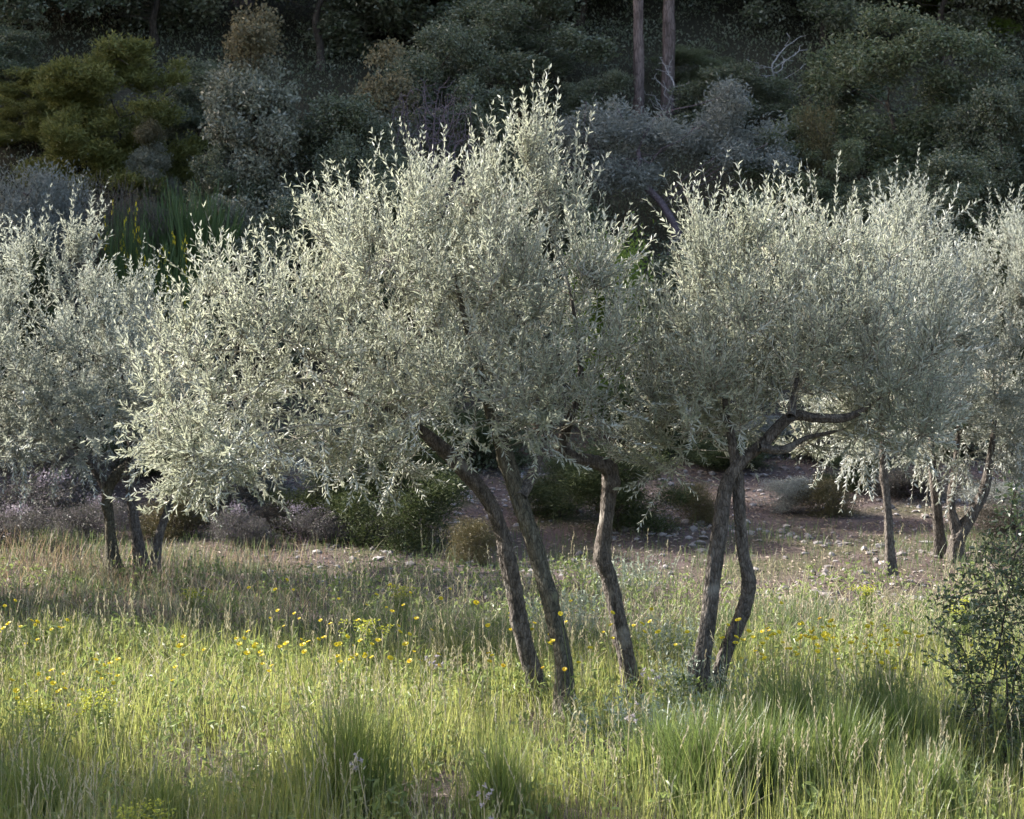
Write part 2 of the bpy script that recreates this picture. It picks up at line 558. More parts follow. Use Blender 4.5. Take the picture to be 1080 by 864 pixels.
def olive(name_label, lobes, trunks, seed, natt=650, shoots=3.0, leaf=(.047, .0102), mat='olive', group=None, step=.10, kill=.15,
          maxlen=.34, zlow=None, loc=None, whips=40):
    rng = np.random.default_rng(seed)
    base = np.array(trunks[0][0][0])
    root_loc = np.array([base[0], base[1], gz(base[0], base[1])])
    root = empty('olive_tree', tuple(root_loc), name_label, 'olive tree', group)
    att, _, _ = lobes_sample(lobes, natt, rng)
    if zlow is not None:
        att = att[att[:, 2] > zlow]
    sp, spar, srad = [], [], []
    for ti, (P, R, bm) in enumerate(trunks):
        b = Bag()
        P2, R2 = trunk_bag(b, np.array(P) - root_loc, R, seed * 10 + ti, flare=(abs(P[0][2] - gz(P[0][0], P[0][1])) < .2))
        me = b.build('trunk', M[bm], smooth=True)
        isbranch = P[0][2] - gz(P[0][0], P[0][1]) > .3
        link('limb' if isbranch else 'trunk', me, root)
        k0 = len(sp)
        for k, (p, r) in enumerate(zip(P2 + root_loc, R2)):
            if p[2] < root_loc[2] + .85 and k < len(P2) - 2:
                continue
            sp.append(p)
            spar.append(-1)
            srad.append(r)
    pos, par = colonize(sp, spar, att, step, kill, rng=rng)
    n0 = len(sp)
    r = radii(pos, par, n0)
    r = np.minimum(r, .05)
    # twig shadows of the parent radius along chains
    bb = Bag()
    ch = np.arange(n0, len(pos))
    pa = par[ch]
    rp = np.where(pa < n0, np.minimum(r[ch] * 1.15, np.array(srad)[np.minimum(pa, n0 - 1)]), r[pa])
    frusta(bb, pos[pa] - root_loc, pos[ch] - root_loc, np.minimum(rp, r[ch] * 1.6), r[ch], 6)
    # shoots: start on the branch nodes, reach for points near the crown's skin
    ns = int(natt * shoots)
    tgt, out, rr = lobes_sample(lobes, ns, rng, .36)
    nsub = int(natt * .13)
    Cs, os_, _ = lobes_sample(lobes, nsub, rng, .25)
    rs_ = rng.uniform(.08, .24, nsub) * step / .10
    kk = rng.choice(nsub, ns, p=rs_ ** 2 / (rs_ ** 2).sum())
    o2 = norm(rng.normal(size=(ns, 3)) + .4 * os_[kk])
    t2_ = Cs[kk] + o2 * (rs_[kk] * rng.uniform(0, 1, ns) ** .5)[:, None]
    cl = rng.uniform(size=ns) < .72
    tgt = np.where(cl[:, None], t2_, tgt)
    out = np.where(cl[:, None], norm(o2 * .5 + os_[kk]), out)
    if zlow is not None:
        m = tgt[:, 2] > zlow
        tgt, out, rr = tgt[m], out[m], rr[m]
    ns = len(tgt)
    cand = pos[n0:] if len(pos) > n0 else pos
    idx = np.empty(ns, int)
    for a in range(0, ns, 500):
        idx[a:a + 500] = np.linalg.norm(tgt[a:a + 500, None] - cand[None], axis=2).argmin(1)
    q = cand[idx]
    zc = (tgt[:, 2] - root_loc[2])
    zt = (np.array([l[2] + l[5] for l in lobes]).max() - root_loc[2])
    upf = np.clip((zc / zt - .36) * 2.6, -.3, 1.2)
    d = norm(.55 * norm(tgt - q) + .45 * out + np.stack([0 * upf, 0 * upf, upf], 1) + rng.normal(0, .35, (ns, 3)))
    L = rng.uniform(.5, 1.0, ns) * maxlen
    gap = np.linalg.norm(tgt - q, axis=1)
    start = q + (tgt - q) * np.clip(1 - .5 * L / np.maximum(gap, 1e-3), 0, 1)[:, None] * rng.uniform(.3, 1, ns)[:, None]
    # long upright whips at the top
    if whips:
        topw = np.argsort(-(zc + 1.0 * rng.uniform(0, .55, ns)))[:whips * 3]
        topw = rng.choice(topw, whips, replace=False)
        d[topw] = norm(np.array([0, 0, 1.0]) + .22 * rng.normal(size=(whips, 3)) + .3 * out[topw])
        L[topw] = .14 + .32 * rng.uniform(0, 1, whips) ** 1.6
    bend = np.stack([0 * L, 0 * L, np.where(upf > 0, .22, -.30)], 1) + rng.normal(0, .16, (ns, 3))

    def curve(t):
        return start[:, None] + d[:, None] * (L[:, None] * t)[..., None] + bend[:, None] * (L[:, None] * t * t)[..., None]
    ts = np.broadcast_to(np.linspace(0, 1, 4)[None], (ns, 4))
    C = curve(ts)
    for k in range(3):
        frusta(bb, C[:, k] - root_loc, C[:, k + 1] - root_loc, .0034 - .0007 * k, .0034 - .0007 * (k + 1), 3)
    # connect the shoot to its branch
    gm = np.linalg.norm(start - q, axis=1) > .01
    frusta(bb, (q - root_loc)[gm], (start - root_loc)[gm], .0034, .0026, 3)
    link('branches', bb.build('branches', M['twig']), root)
    # leaves in opposite pairs, each pair turned a quarter round
    K = 26
    lb = Bag()
    whip = np.zeros(ns, bool)
    if whips:
        whip[topw] = True
    nk = np.clip((L / np.where(whip, .0150, .0180)).astype(int), 7, K)[:, None]
    t = np.clip((np.arange(K)[None] + .9) / nk + rng.uniform(-.035, .035, (ns, K)), 0, 1.02)
    Pp = curve(t)
    ax = norm(d[:, None] + 2 * bend[:, None] * t[..., None])
    u0 = perp(d, rng)
    v0 = np.cross(d, u0)
    th = rng.uniform(0, 6.28, (ns, 1)) + np.arange(K)[None] * (math.pi / 2) + rng.normal(0, .35, (ns, K))
    keep = np.arange(K)[None] < nk
    Bs, Ds, Ns, Ls = [], [], [], []
    for side in (0, math.pi):
        for extra in (0,):
            tt = th + side
            rad = u0[:, None] * np.cos(tt)[..., None] + v0[:, None] * np.sin(tt)[..., None]
            rad = norm(rad - ax * (rad * ax).sum(-1, keepdims=True))
            phi = np.radians(rng.uniform(22, 62, (ns, K)) * np.where(whip, .8, 1.)[:, None])[..., None] * (1.15 - .45 * np.clip(t, 0, 1))[..., None]
            dd = ax * np.cos(phi) + rad * np.sin(phi) + rng.normal(0, .12, (ns, K, 3))
            nn = ax * np.sin(phi) - rad * np.cos(phi) + rng.normal(0, .25, (ns, K, 3))
            kk = keep & (rng.uniform(size=(ns, K)) < .86)
            Bs.append(Pp[kk])
            Ds.append(norm(dd)[kk])
            Ns.append(norm(nn)[kk])
            ll = leaf[0] * rng.uniform(.7, 1.15, (ns, 1)) * rng.uniform(.6, 1.25, (ns, K)) * (1.1 - .35 * np.clip(t, 0, 1)) * np.where(whip, .8, 1.)[:, None]
            Ls.append(ll[kk])
    B_, D_, N_, L_ = map(np.concatenate, (Bs, Ds, Ns, Ls))
    leaves(lb, B_ - root_loc, D_, N_, L_, leaf[1] * rng.uniform(.75, 1.2, len(L_)) * (L_ / leaf[0]) ** .5, bend=.10, fold=.18)
    link('crown', lb.build('crown', M[mat]), root)
    return root


def pl(pts, Y0, dY=0.):
    """pixel polyline (px, py, radius px) at depth Y0, drifting by dY to its end"""
    n = len(pts)
    P, R = [], []
    for i, (x, y, r) in enumerate(pts):
        Y = Y0 + dY * i / max(n - 1, 1)
        P.append(at(x, y, Y))
        R.append(r * Y / F)
    return P, R


YA = 11.5
t1 = (*pl([(574, 752, 13.5), (566, 722, 13), (556, 688, 12.5), (545, 635, 12.5), (536, 592, 14.5), (530, 562, 11.5), (515, 528, 12), (490, 497, 12), (458, 466, 10), (425, 442, 6),
           (388, 424, 4), (345, 402, 2)], 11.75, -.25), 'bark')
t2 = (*pl([(598, 776, 15), (597, 745, 14), (595, 702, 13.5), (583, 645, 12.5), (566, 585, 13), (549, 530, 14), (537, 495, 14), (521, 445, 10), (507, 395, 7), (490, 335, 4.5), (478, 280, 2)],
         11.2, .2), 'bark_mossy')
t3 = (*pl([(672, 748, 13), (664, 712, 12), (655, 665, 12), (643, 612, 12.5), (635, 588, 14.5), (640, 545, 11), (643, 504, 13.5), (640, 493, 13), (622, 486, 9.5), (604, 482, 9), (592, 470, 9),
           (600, 445, 7.5), (612, 405, 5.5), (609, 355, 3.6), (600, 300, 1.8)], 11.9, -.3), 'bark')
t2b = (*pl([(550, 524, 9), (562, 500, 7.5), (572, 470, 6.5), (583, 430, 4.5), (588, 385, 2)], 11.27, .4), 'bark')
t3b = (*pl([(600, 480, 8), (578, 462, 6.5), (556, 440, 4), (540, 410, 2)], 11.72, .3), 'bark')
lobA = [pxlobe(205, 410, 75, 105, YA, -.2, .6), pxlobe(290, 385, 100, 110, YA, -.1, .8), pxlobe(405, 335, 95, 120, YA, .1, .9),
        pxlobe(518, 295, 75, 115, YA, 0, .8), pxlobe(582, 330, 70, 105, YA, .2, .8), pxlobe(285, 470, 130, 56, YA, -.1, .7), pxlobe(420, 432, 52, 38, YA, -.45, .3), pxlobe(500, 425, 55, 42, YA, -.45, .3), pxlobe(570, 425, 40, 32, YA, -.4, .25),
        pxlobe(642, 390, 45, 85, YA, .1, .7), pxlobe(567, 174, 22, 52, YA, 0, .28), pxlobe(540, 195, 28, 42, YA, 0, .3), pxlobe(598, 235, 20, 35, YA, 0, .3), pxlobe(235, 310, 28, 40, YA, 0, .4),
        pxlobe(365, 262, 32, 40, YA, 0, .4), pxlobe(440, 225, 30, 35, YA, 0, .4), pxlobe(492, 226, 25, 32, YA, 0, .35), pxlobe(530, 405, 105, 45, YA, 0, .8),
        pxlobe(648, 285, 18, 36, YA, 0, .3), pxlobe(692, 405, 35, 48, YA, .3, .5), pxlobe(678, 440, 36, 35, YA, .3, .4), pxlobe(600, 420, 40, 28, YA, .5, .4), pxlobe(185, 498, 38, 48, YA, -.2, .4), pxlobe(390, 470, 50, 40, YA, .3, .5)]
olive('tall silvery olive tree with three bare leaning trunks and the widest crown in the grove', lobA, [t1, t2, t3, t2b, t3b], 11,
      natt=1000, shoots=2.7, whips=110)

YB = 11.6
r1 = (*pl([(731, 765, 15), (736, 735, 14), (741, 695, 13), (749, 635, 13), (757, 575, 12.5), (766, 515, 11), (783, 487, 10), (806, 467, 9.5), (834, 440, 9), (860, 441, 7.5), (888, 441, 7),
           (908, 434, 4), (930, 418, 2)], 11.5, -.1), 'bark')
r2 = (*pl([(745, 758, 12), (754, 728, 11.5), (765, 690, 10.5), (783, 645, 11.5), (789, 614, 11), (783, 578, 9.5), (780, 543, 9.5), (778, 505, 10), (772, 465, 7), (764, 415, 4), (766, 350, 1.8)],
         11.62, -.2), 'bark')
r3 = (*pl([(834, 440, 7), (839, 408, 4), (846, 365, 2.6), (852, 320, 1.6)], 11.27, .7), 'bark')
r4 = (*pl([(800, 472, 6.5), (825, 474, 6), (850, 462, 4), (880, 455, 2)], 11.35, .3), 'bark')
lobB = [pxlobe(765, 355, 65, 100, YB, .1, .7), pxlobe(850, 335, 85, 90, YB, .2, .9), pxlobe(935, 365, 68, 85, YB, .2, .7),
        pxlobe(810, 395, 110, 45, YB, .3, .7), pxlobe(720, 395, 40, 85, YB, .1, .5), pxlobe(872, 258, 28, 35, YB, .1, .4),
        pxlobe(745, 278, 22, 38, YB, 0, .3), pxlobe(800, 265, 30, 28, YB, .1, .35), pxlobe(945, 440, 55, 35, YB, .4, .5), pxlobe(925, 275, 22, 30, YB, .2, .3), pxlobe(925, 400, 40, 40, YB, -.25, .35), pxlobe(900, 380, 40, 35, YB, -.3, .3), pxlobe(860, 395, 40, 25, YB, -.2, .3), pxlobe(965, 455, 45, 35, YB, .1, .4), pxlobe(860, 475, 50, 16, YB, .5, .4), pxlobe(690, 470, 30, 28, YB, .2, .35),
        pxlobe(745, 455, 38, 30, YB, .2, .35), pxlobe(755, 435, 42, 40, YB, -.4, .28)]
olive('silvery olive tree on two dark trunks close together, its thick limb bending right', lobB, [r1, r2, r3, r4], 12, natt=720, shoots=2.7, whips=80)

l1 = (*pl([(119, 600, 8.5), (116, 555, 8), (113, 522, 8), (122, 502, 8.5), (136, 488, 7), (150, 460, 5), (160, 420, 2)], 17.4), 'bark_mossy')
l2 = (*pl([(150, 602, 8.5), (143, 560, 7.5), (138, 515, 7), (138, 470, 6), (135, 425, 3.5), (124, 375, 1.6)], 17.3), 'bark')
l3 = (*pl([(163, 606, 7), (168, 565, 6.5), (183, 520, 6), (190, 480, 5)], 17.2), 'bark')
l4 = (*pl([(113, 520, 5.5), (95, 490, 5), (60, 450, 4.5), (30, 400, 4)], 17.4), 'bark')
lobC = [pxlobe(40, 380, 95, 105, 17.4, 0, 1.2), pxlobe(125, 400, 75, 85, 17.4, 0, 1.1), pxlobe(-50, 390, 90, 100, 17.4, 0, 1.1), pxlobe(85, 290, 30, 45, 17.4, 0, .5),
        pxlobe(15, 290, 35, 35, 17.4, 0, .6), pxlobe(180, 390, 45, 80, 17.4, .2, .7), pxlobe(40, 455, 100, 35, 17.4, 0, .9)]
left_tree = olive('olive tree with three slim dark trunks standing in front of lilac flowering scrub', lobC, [l1, l2, l3, l4], 13, natt=650, shoots=2.7, mat='olive_grey',
      leaf=(.056, .0135), whips=50, step=.13, kill=.19)
# the grove goes on to the left, outside the picture
for gx, gy, rz in ((-6.3, 14.6, 1.2), (-5.0, 15.6, 0.0), (-6.6, 12.9, 5.6), (-9.0, 15.9, 2.5), (-8.9, 13.3, 4.0), (-5.6, 10.3, 5.0), (-4.7, 8.5, .3), (-11.8, 14.8, .4)):
    g = link('olive_tree', None, None, (gx, gy, float(gz(gx, gy))))
    g.rotation_euler = (0, 0, rz)
    tag(g, 'olive tree of the same grove standing outside the picture on the left', 'olive tree', 'olives of the grove outside the picture')
    for ch in left_tree.children:
        c = ch.copy()
        COL.objects.link(c)
        c.parent = g

b1 = (*pl([(939, 606, 6.5), (938, 565, 6.5), (935, 525, 6), (931, 480, 5), (935, 425, 3.5), (942, 375, 1.8)], 16.9), 'bark')
lobD = [pxlobe(945, 325, 60, 95, 16.9, .2, 1.1), pxlobe(925, 400, 90, 75, 16.9, 0, 1.1), pxlobe(960, 262, 32, 50, 16.9, .2, .6), pxlobe(985, 345, 40, 70, 16.9, .1, .7)]
olive('grey olive tree on one short thin straight trunk beside a patch of pale stones', lobD, [b1], 14, natt=450, shoots=3.0, mat='olive_grey', leaf=(.056, .0135), whips=25, step=.13, kill=.19)

f1 = (*pl([(993, 592, 8), (990, 555, 8), (985, 505, 7), (982, 460, 4.5), (985, 415, 2)], 18.0), 'bark')
f2 = (*pl([(1008, 596, 10), (1010, 570, 10), (1024, 545, 9), (1038, 515, 8), (1046, 470, 5), (1052, 415, 2)], 17.8), 'bark')
f3 = (*pl([(1011, 566, 7), (1003, 535, 6), (1006, 500, 5), (1012, 450, 4)], 17.8), 'bark')
lobE = [pxlobe(1040, 370, 70, 105, 18, .2, 1.1), pxlobe(1000, 390, 60, 90, 18, 0, 1.0), pxlobe(1095, 360, 60, 110, 18, 0, 1.0), pxlobe(1055, 285, 45, 45, 18, 0, .7),
        pxlobe(1030, 455, 75, 45, 18, 0, 1.0)]
olive('grey olive tree with two trunks, one forking low above the grass', lobE, [f1, f2, f3], 15, natt=600, shoots=3.0, mat='olive_grey', leaf=(.056, .0135), whips=25, step=.13, kill=.19)


# ------------------------------------------------------------------ trees and bushes of the slope: prototypes
def clumps(bag, P, out, per, size, L, W, rng, updir=.2, spread=.8, bend=.15):
    n = len(P)
    b = np.repeat(P, per, 0) + rng.normal(0, size, (n * per, 3))
    d = norm(np.repeat(out, per, 0) * .5 + rng.normal(0, spread, (n * per, 3)) + np.array([0, 0, updir]))
    nn = perp(d, rng)
    nn = np.where(nn[:, 2:3] < 0, -nn, nn)
    ll = L * rng.uniform(.6, 1.25, n * per)
    leaves(bag, b, d, nn, ll, W * ll / L, bend=bend)


def proto(lobes, seed, nclump, per, size, L, W, natt, barkm, leafm, trunk, step=.25, kill=.35, updir=.2, spread=.8, tip=None, tipz=.8, jit=.12, tiprad=.006):
    """returns list of (part name, mesh): trunk, branches, crown"""
    rng = np.random.default_rng(seed)
    parts = []
    tb = Bag()
    P2, R2 = trunk_bag(tb, *trunk, seed, sides=10)
    parts.append(('trunk', tb.build('trunk', barkm, smooth=True)))
    att, _, _ = lobes_sample(lobes, natt, rng, .5)
    pos, par = colonize(list(P2), [-1] * len(P2), att, step, kill, jit=jit, rng=rng)
    r = np.minimum(radii(pos, par, len(P2), tip=tiprad), R2[len(R2) // 2])
    n0 = len(P2)
    ch = np.arange(n0, len(pos))
    bb = Bag()
    if len(ch):
        pa = par[ch]
        frusta(bb, pos[pa], pos[ch], np.where(pa < n0, r[ch], np.minimum(r[pa], r[ch] * 1.6)), r[ch], 5)
        parts.append(('branches', bb.build('branches', barkm)))
    if nclump:
        nsub = max(14, int(len(lobes) * 4.5))
        Cs, os_, _ = lobes_sample(lobes, nsub, rng, .22)
        rs_ = np.array([l[3] for l in lobes]).mean() * rng.uniform(.22, .48, nsub)
        kk = rng.choice(nsub, nclump, p=rs_ ** 2 / (rs_ ** 2).sum())
        out = norm(rng.normal(size=(nclump, 3)) + .5 * os_[kk])
        C = Cs[kk] + out * (rs_[kk] * rng.uniform(.3, 1, nclump) ** .5)[:, None] * np.array([1.15, 1.15, .8])
        stray = rng.uniform(size=nclump) < .22
        C[stray] += (out * rng.uniform(.05, .9, (nclump, 1)) * rs_.mean() * 1.3)[stray]
        C[:, 2] = np.maximum(C[:, 2], .03)
        lb = Bag()
        zmax = C[:, 2].max()
        istip = (C[:, 2] > zmax * tipz) if tip else np.zeros(len(C), bool)
        clumps(lb, C[~istip], out[~istip], per, size, L, W, rng, updir, spread)
        parts.append(('crown', lb.build('crown', leafm)))
        if tip:
            lt = Bag()
            clumps(lt, C[istip], out[istip], per, size, L, W, rng, updir, spread)
            parts.append(('foliage', lt.build('foliage', tip)))
    return parts


def rlobes(seed, n, w, h, zb, rmin, rmax, shape='round'):
    rs = np.random.default_rng(seed)
    out = []
    for k in range(n):
        z = zb + (h - zb) * rs.uniform(.05, .9)
        f = (z - zb) / (h - zb)
        if shape == 'cone':
            wr = w * .5 * (1.0 - .85 * f)
        else:
            wr = w * .5 * math.sqrt(max(.08, 1 - (2 * f - .9) ** 2 * .8))
        r = rs.uniform(rmin, rmax) * (1 if shape != 'cone' else 1.1 - .5 * f)
        a = rs.uniform(0, 6.28)
        rad = max(0, wr - r * .8) * math.sqrt(rs.uniform(.1, 1))
        out.append([rad * math.cos(a), rad * math.sin(a), min(z, h - r * .8), r, r, r * rs.uniform(.75, 1.1)])
    return out


def ptrunk(h, r, lean=.1, seed=0):
    rs = np.random.default_rng(seed)
    P = [np.array([rs.normal(0, lean) * z, rs.normal(0, lean) * z, z * h - .1]) for z in (0, .3, .6, 1.0)]
    return P, [r, r * .85, r * .7, r * .45]


PR = {}


def prot(kind, w, h, parts):
    PR[kind] = dict(w=w, h=h, parts=parts, used=False)


for k, s in (('oak', 21), ('oak2', 22)):
    prot(k, 3.0, 3.4, proto(rlobes(s, 17, 3.0, 3.4, .4, .35, .66), s, 1500, 26, .08, .065, .034, 320, M['darkbark'], M['oak'], ptrunk(1.6, .09, .1, s)))
prot('oak_grey', 2.6, 3.6, proto(rlobes(23, 24, 2.6, 3.6, .3, .26, .5, 'cone'), 23, 1500, 26, .07, .06, .03, 320, M['darkbark'], M['oak_grey'], ptrunk(2.4, .07, .05, 23),
                                  tip=M['tan_tip'], tipz=.80))
prot('tan_shrub', 1.4, 2.4, proto(rlobes(24, 16, 1.4, 2.4, .3, .22, .38, 'cone'), 24, 700, 24, .06, .055, .028, 200, M['darkbark'], M['oak_grey'], ptrunk(1.4, .04, .05, 24),
                                   tip=M['tan_tip'], tipz=.66))
prot('oak_light', 3.2, 3.4, proto(rlobes(25, 18, 3.2, 3.4, .3, .35, .64), 25, 1500, 26, .08, .06, .032, 320, M['darkbark'], M['oak_light'], ptrunk(1.8, .09, .1, 25)))
prot('juniper', 2.4, 3.0, proto(rlobes(26, 20, 2.4, 3.0, .1, .26, .5), 26, 1900, 26, .055, .075, .020, 240, M['darkbark'], M['juniper'], ptrunk(1.8, .07, .05, 26), updir=.9, spread=.6))
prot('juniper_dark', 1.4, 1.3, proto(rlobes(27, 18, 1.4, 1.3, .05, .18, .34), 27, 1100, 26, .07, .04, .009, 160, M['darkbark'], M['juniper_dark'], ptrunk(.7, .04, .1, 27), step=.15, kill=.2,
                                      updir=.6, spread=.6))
prot('bare', 1.6, 1.9, proto(rlobes(28, 14, 1.6, 1.9, .3, .3, .5), 28, 0, 0, 0, 0, 0, 1600, M['purpletwig'], None, ptrunk(.6, .04, .1, 28), step=.07, kill=.075, tiprad=.003))
prot('deadtree', 1.6, 1.8, proto([[-.4, 0, .9, .35, .3, .3], [.2, 0, 1.3, .4, .3, .4], [.6, 0, .8, .3, .3, .25], [0, 0, .6, .5, .3, .3]], 29, 0, 0, 0, 0, 0, 90, M['deadwood'], None,
                                  ([np.array(p) for p in ((.4, 0, -.1), (.25, 0, .35), (.05, .05, .6), (-.1, 0, .95))], [.03, .026, .02, .012]), step=.09, kill=.12, jit=.4, tiprad=.005))
prot('olive_far', 3.0, 2.4, proto([[-1.15, 0, 1.35, .32, .4, .36], [-.65, .1, 1.85, .38, .4, .34], [-.1, 0, 1.55, .34, .5, .3], [.35, .1, 1.75, .36, .5, .34], [.75, -.1, 2.1, .25, .3, .26],
                                    [1.15, 0, 1.45, .34, .4, .3], [.8, .1, 1.35, .3, .4, .22], [-.45, 0, 1.15, .35, .4, .2], [-.85, 0, 2.15, .16, .2, .2]], 30, 900, 26, .07, .055, .016, 220, M['purpletwig'], M['far_olive'],
                                   ([np.array(p) for p in ((.1, 0, -.1), (.15, 0, .3), (0, 0, .65), (-.25, 0, 1.0), (-.3, 0, 1.4))], [.10, .08, .07, .06, .04]), updir=.5))
prot('grey_shrub', 1.5, 1.6, proto(rlobes(31, 16, 1.5, 1.6, .2, .2, .36), 31, 700, 22, .09, .045, .014, 200, M['purpletwig'], M['far_olive'], ptrunk(.7, .035, .1, 31), step=.15, kill=.2, updir=.5))
prot('thyme', .9, .55, proto(rlobes(32, 14, .9, .55, .05, .12, .2), 32, 500, 22, .045, .028, .007, 120, M['purpletwig'], M['thyme'], ptrunk(.25, .015, .1, 32), step=.06, kill=.08, updir=.9, spread=.5,
                              tip=M['lilac_dull'], tipz=.85, tiprad=.003))
prot('heather', 1.1, 1.0, proto(rlobes(33, 16, 1.1, 1.0, .05, .16, .28), 33, 800, 24, .06, .045, .007, 150, M['purpletwig'], M['heather'], ptrunk(.5, .02, .1, 33), step=.1, kill=.13, updir=1.0, spread=.45, tiprad=.003))
prot('brownbush', .8, .6, proto(rlobes(34, 14, .8, .6, .05, .12, .2), 34, 600, 22, .05, .03, .007, 120, M['purpletwig'], M['brownbush'], ptrunk(.3, .015, .1, 34), step=.07, kill=.09, updir=.6, spread=.6, tiprad=.003))
prot('bright', 2.0, 2.2, proto(rlobes(35, 18, 2.0, 2.2, .1, .3, .5), 35, 900, 24, .11, .06, .022, 160, M['darkbark'], M['brightgreen'], ptrunk(1.1, .05, .1, 35), updir=.5))


def broomparts(seed, w, h, n, mat, flower=None):
    rs = np.random.default_rng(seed)
    b = Bag()
    r0 = w * .22 * np.sqrt(rs.uniform(0, 1, n))
    a = rs.uniform(0, 6.28, n)
    base = np.stack([r0 * np.cos(a), r0 * np.sin(a), np.zeros(n) - .03], 1)
    d = norm(np.stack([np.cos(a) * rs.uniform(0, .5, n), np.sin(a) * rs.uniform(0, .5, n), np.ones(n)], 1) + rs.normal(0, .08, (n, 3)))
    L = h * rs.uniform(.55, 1.05, n)
    leaves(b, base, d, perp(d, rs), L, .010, bend=.08, wpos=(.1, .8))
    # side sprigs
    k = 6
    t = rs.uniform(.35, .95, (n, k))
    bp = (base[:, None] + d[:, None] * (L[:, None] * t)[..., None]).reshape(-1, 3)
    dd = norm(np.repeat(d, k, 0) + rs.normal(0, .3, (n * k, 3)))
    leaves(b, bp, dd, perp(dd, rs), h * .16 * rs.uniform(.5, 1.2, n * k), .007, bend=.1, wpos=(.1, .8))
    parts = [('crown', b.build('crown', mat))]
    if flower:
        fb = Bag()
        sel = rs.choice(n * k, min(n * k, 150), replace=False)
        c = np.repeat(bp[sel] + dd[sel] * h * .1, 5, 0) + rs.normal(0, .02, (len(sel) * 5, 3))
        d2 = norm(rs.normal(size=c.shape))
        leaves(fb, c, d2, perp(d2, rs), .03, .02)
        parts.append(('blossom', fb.build('blossom', flower)))
    return parts


prot('broom', 1.2, 1.3, broomparts(36, 1.2, 1.3, 420, M['broom']))
prot('broom_yellow', 1.0, 1.0, broomparts(37, 1.0, 1.0, 300, M['broom'], M['yellow']))


def pineparts(seed, h=12.0, r=.17, zb=6.0, w=5.0, nl=26):
    rs = np.random.default_rng(seed)
    lob = []
    for k in range(nl):
        z = rs.uniform(zb, h - .6)
        f = (z - zb) / (h - zb)
        wr = w * .5 * (1 - .55 * f)
        a = rs.uniform(0, 6.28)
        q = wr * math.sqrt(rs.uniform(.05, 1))
        lob.append([q * math.cos(a), q * math.sin(a), z, rs.uniform(.8, 1.3), rs.uniform(.8, 1.3), rs.uniform(.5, .8)])
    P = [np.array([rs.normal(0, .012) * z * h, rs.normal(0, .012) * z * h, z * h - .2]) for z in (0, .15, .3, .45, .6, .8, .97)]
    return proto(lob, seed, 2200, 14, .2, .22, .045, 260, M['pinebark'], M['pine'], (P, [r, r * .95, r * .9, r * .85, r * .7, r * .45, r * .15]), step=.4, kill=.5, spread=.8, tiprad=.012)


prot('pine', 5.0, 12.0, pineparts(41))
prot('pine2', 5.0, 12.0, pineparts(42, 12.0, .19, 5.5, 5.4))


def place(kind, name, cat, x, Y, w, h, label, rot=None, group=None, mat=None):
    p = PR[kind]
    z = float(gz(x, Y))
    o = empty(name, (x, Y, z - .02), label, cat, group)
    s = w / p['w']
    o.scale = (s, s, h / p['h'])
    o.rotation_euler = (0, 0, random.uniform(0, 6.28) if rot is None else rot)
    for nm, me in p['parts']:
        link(nm, me, o)
    return o


def bgp(kind, name, cat, px, top, wpx, Y, label, rot=None, group=None, hmin=.3):
    x = (px - CX) * Y / F
    h = max(hmin, HC + (HY - top) * Y / F - float(gz(x, Y)))
    return place(kind, name, cat, x, Y, wpx * Y / F, h, label, rot, group)


# ---- the wooded slope, from the left
bgp('juniper', 'juniper', 'tree', 125, 45, 210, 27.2, 'broad olive yellow juniper on the slope at the left')
bgp('juniper', 'juniper', 'tree', 40, 75, 150, 28.5, 'dull yellow juniper half cut off by the left picture edge')
bgp('oak_grey', 'holm_oak', 'tree', 268, -4, 200, 25.8, 'grey green pointed holm oak with pale tips beside the yellow juniper', 1.0)
bgp('oak', 'holm_oak', 'tree', 350, 105, 190, 26.2, 'dark low holm oak between the pointed grey oak and the tan topped shrub')
bgp('tan_shrub', 'tall_shrub', 'shrub', 405, 30, 110, 26.6, 'narrow shrub with tan new growth on top, right of the pointed oak')
bgp('bare', 'bare_bush', 'bush', 455, 85, 140, 26.0, 'leafless purplish bush above the tallest olive crown')
bgp('oak2', 'holm_oak', 'tree', 548, -20, 190, 29.5, 'dark holm oak behind the tip of the tallest olive')
bgp('olive_far', 'olive_tree', 'olive tree', 700, 78, 270, 26.3, 'shaded blue grey olive tree higher on the slope below the two pine trunks', 0.0)
bgp('bright', 'leafy_bush', 'bush', 752, -30, 110, 33.5, 'fresh green bush right of the two pine trunks')
bgp('deadtree', 'dead_tree', 'dead tree', 820, 22, 130, 29.5, 'small bleached dead tree with bare crooked branches', 0.6)
bgp('deadtree', 'dead_tree', 'dead tree', 708, 45, 80, 29.0, 'pale leafless dead sapling at the foot of the right pine trunk', 2.2)
bgp('oak_light', 'holm_oak', 'tree', 945, 5, 240, 27.5, 'large grey green oak at the upper right of the slope')
bgp('oak', 'holm_oak', 'tree', 1075, 60, 170, 27.0, 'dark holm oak cut by the right picture edge')
bgp('oak2', 'holm_oak', 'tree', 985, 165, 190, 25.3, 'low dark holm oak behind the small grey olive')
bgp('oak_light', 'holm_oak', 'tree', 840, 120, 160, 26.6, 'rounded oak bush below the dead tree')
bgp('brownbush', 'yellowing_bush', 'bush', 858, 130, 70, 26.9, 'small yellowing bush under the large grey green oak')
bgp('grey_shrub', 'grey_shrub', 'shrub', 18, 185, 120, 24.6, 'grey leaved shrub at the left edge above the olive')
bgp('grey_shrub', 'grey_shrub', 'shrub', 75, 195, 90, 24.6, 'smaller grey shrub between the left edge and the brown heather')
bgp('heather', 'heather_bush', 'bush', 128, 195, 105, 24.4, 'round brownish purple heather bush above the left olive')
bgp('broom', 'broom_bush', 'bush', 200, 195, 95, 24.6, 'tall green broom bush of upright stems')
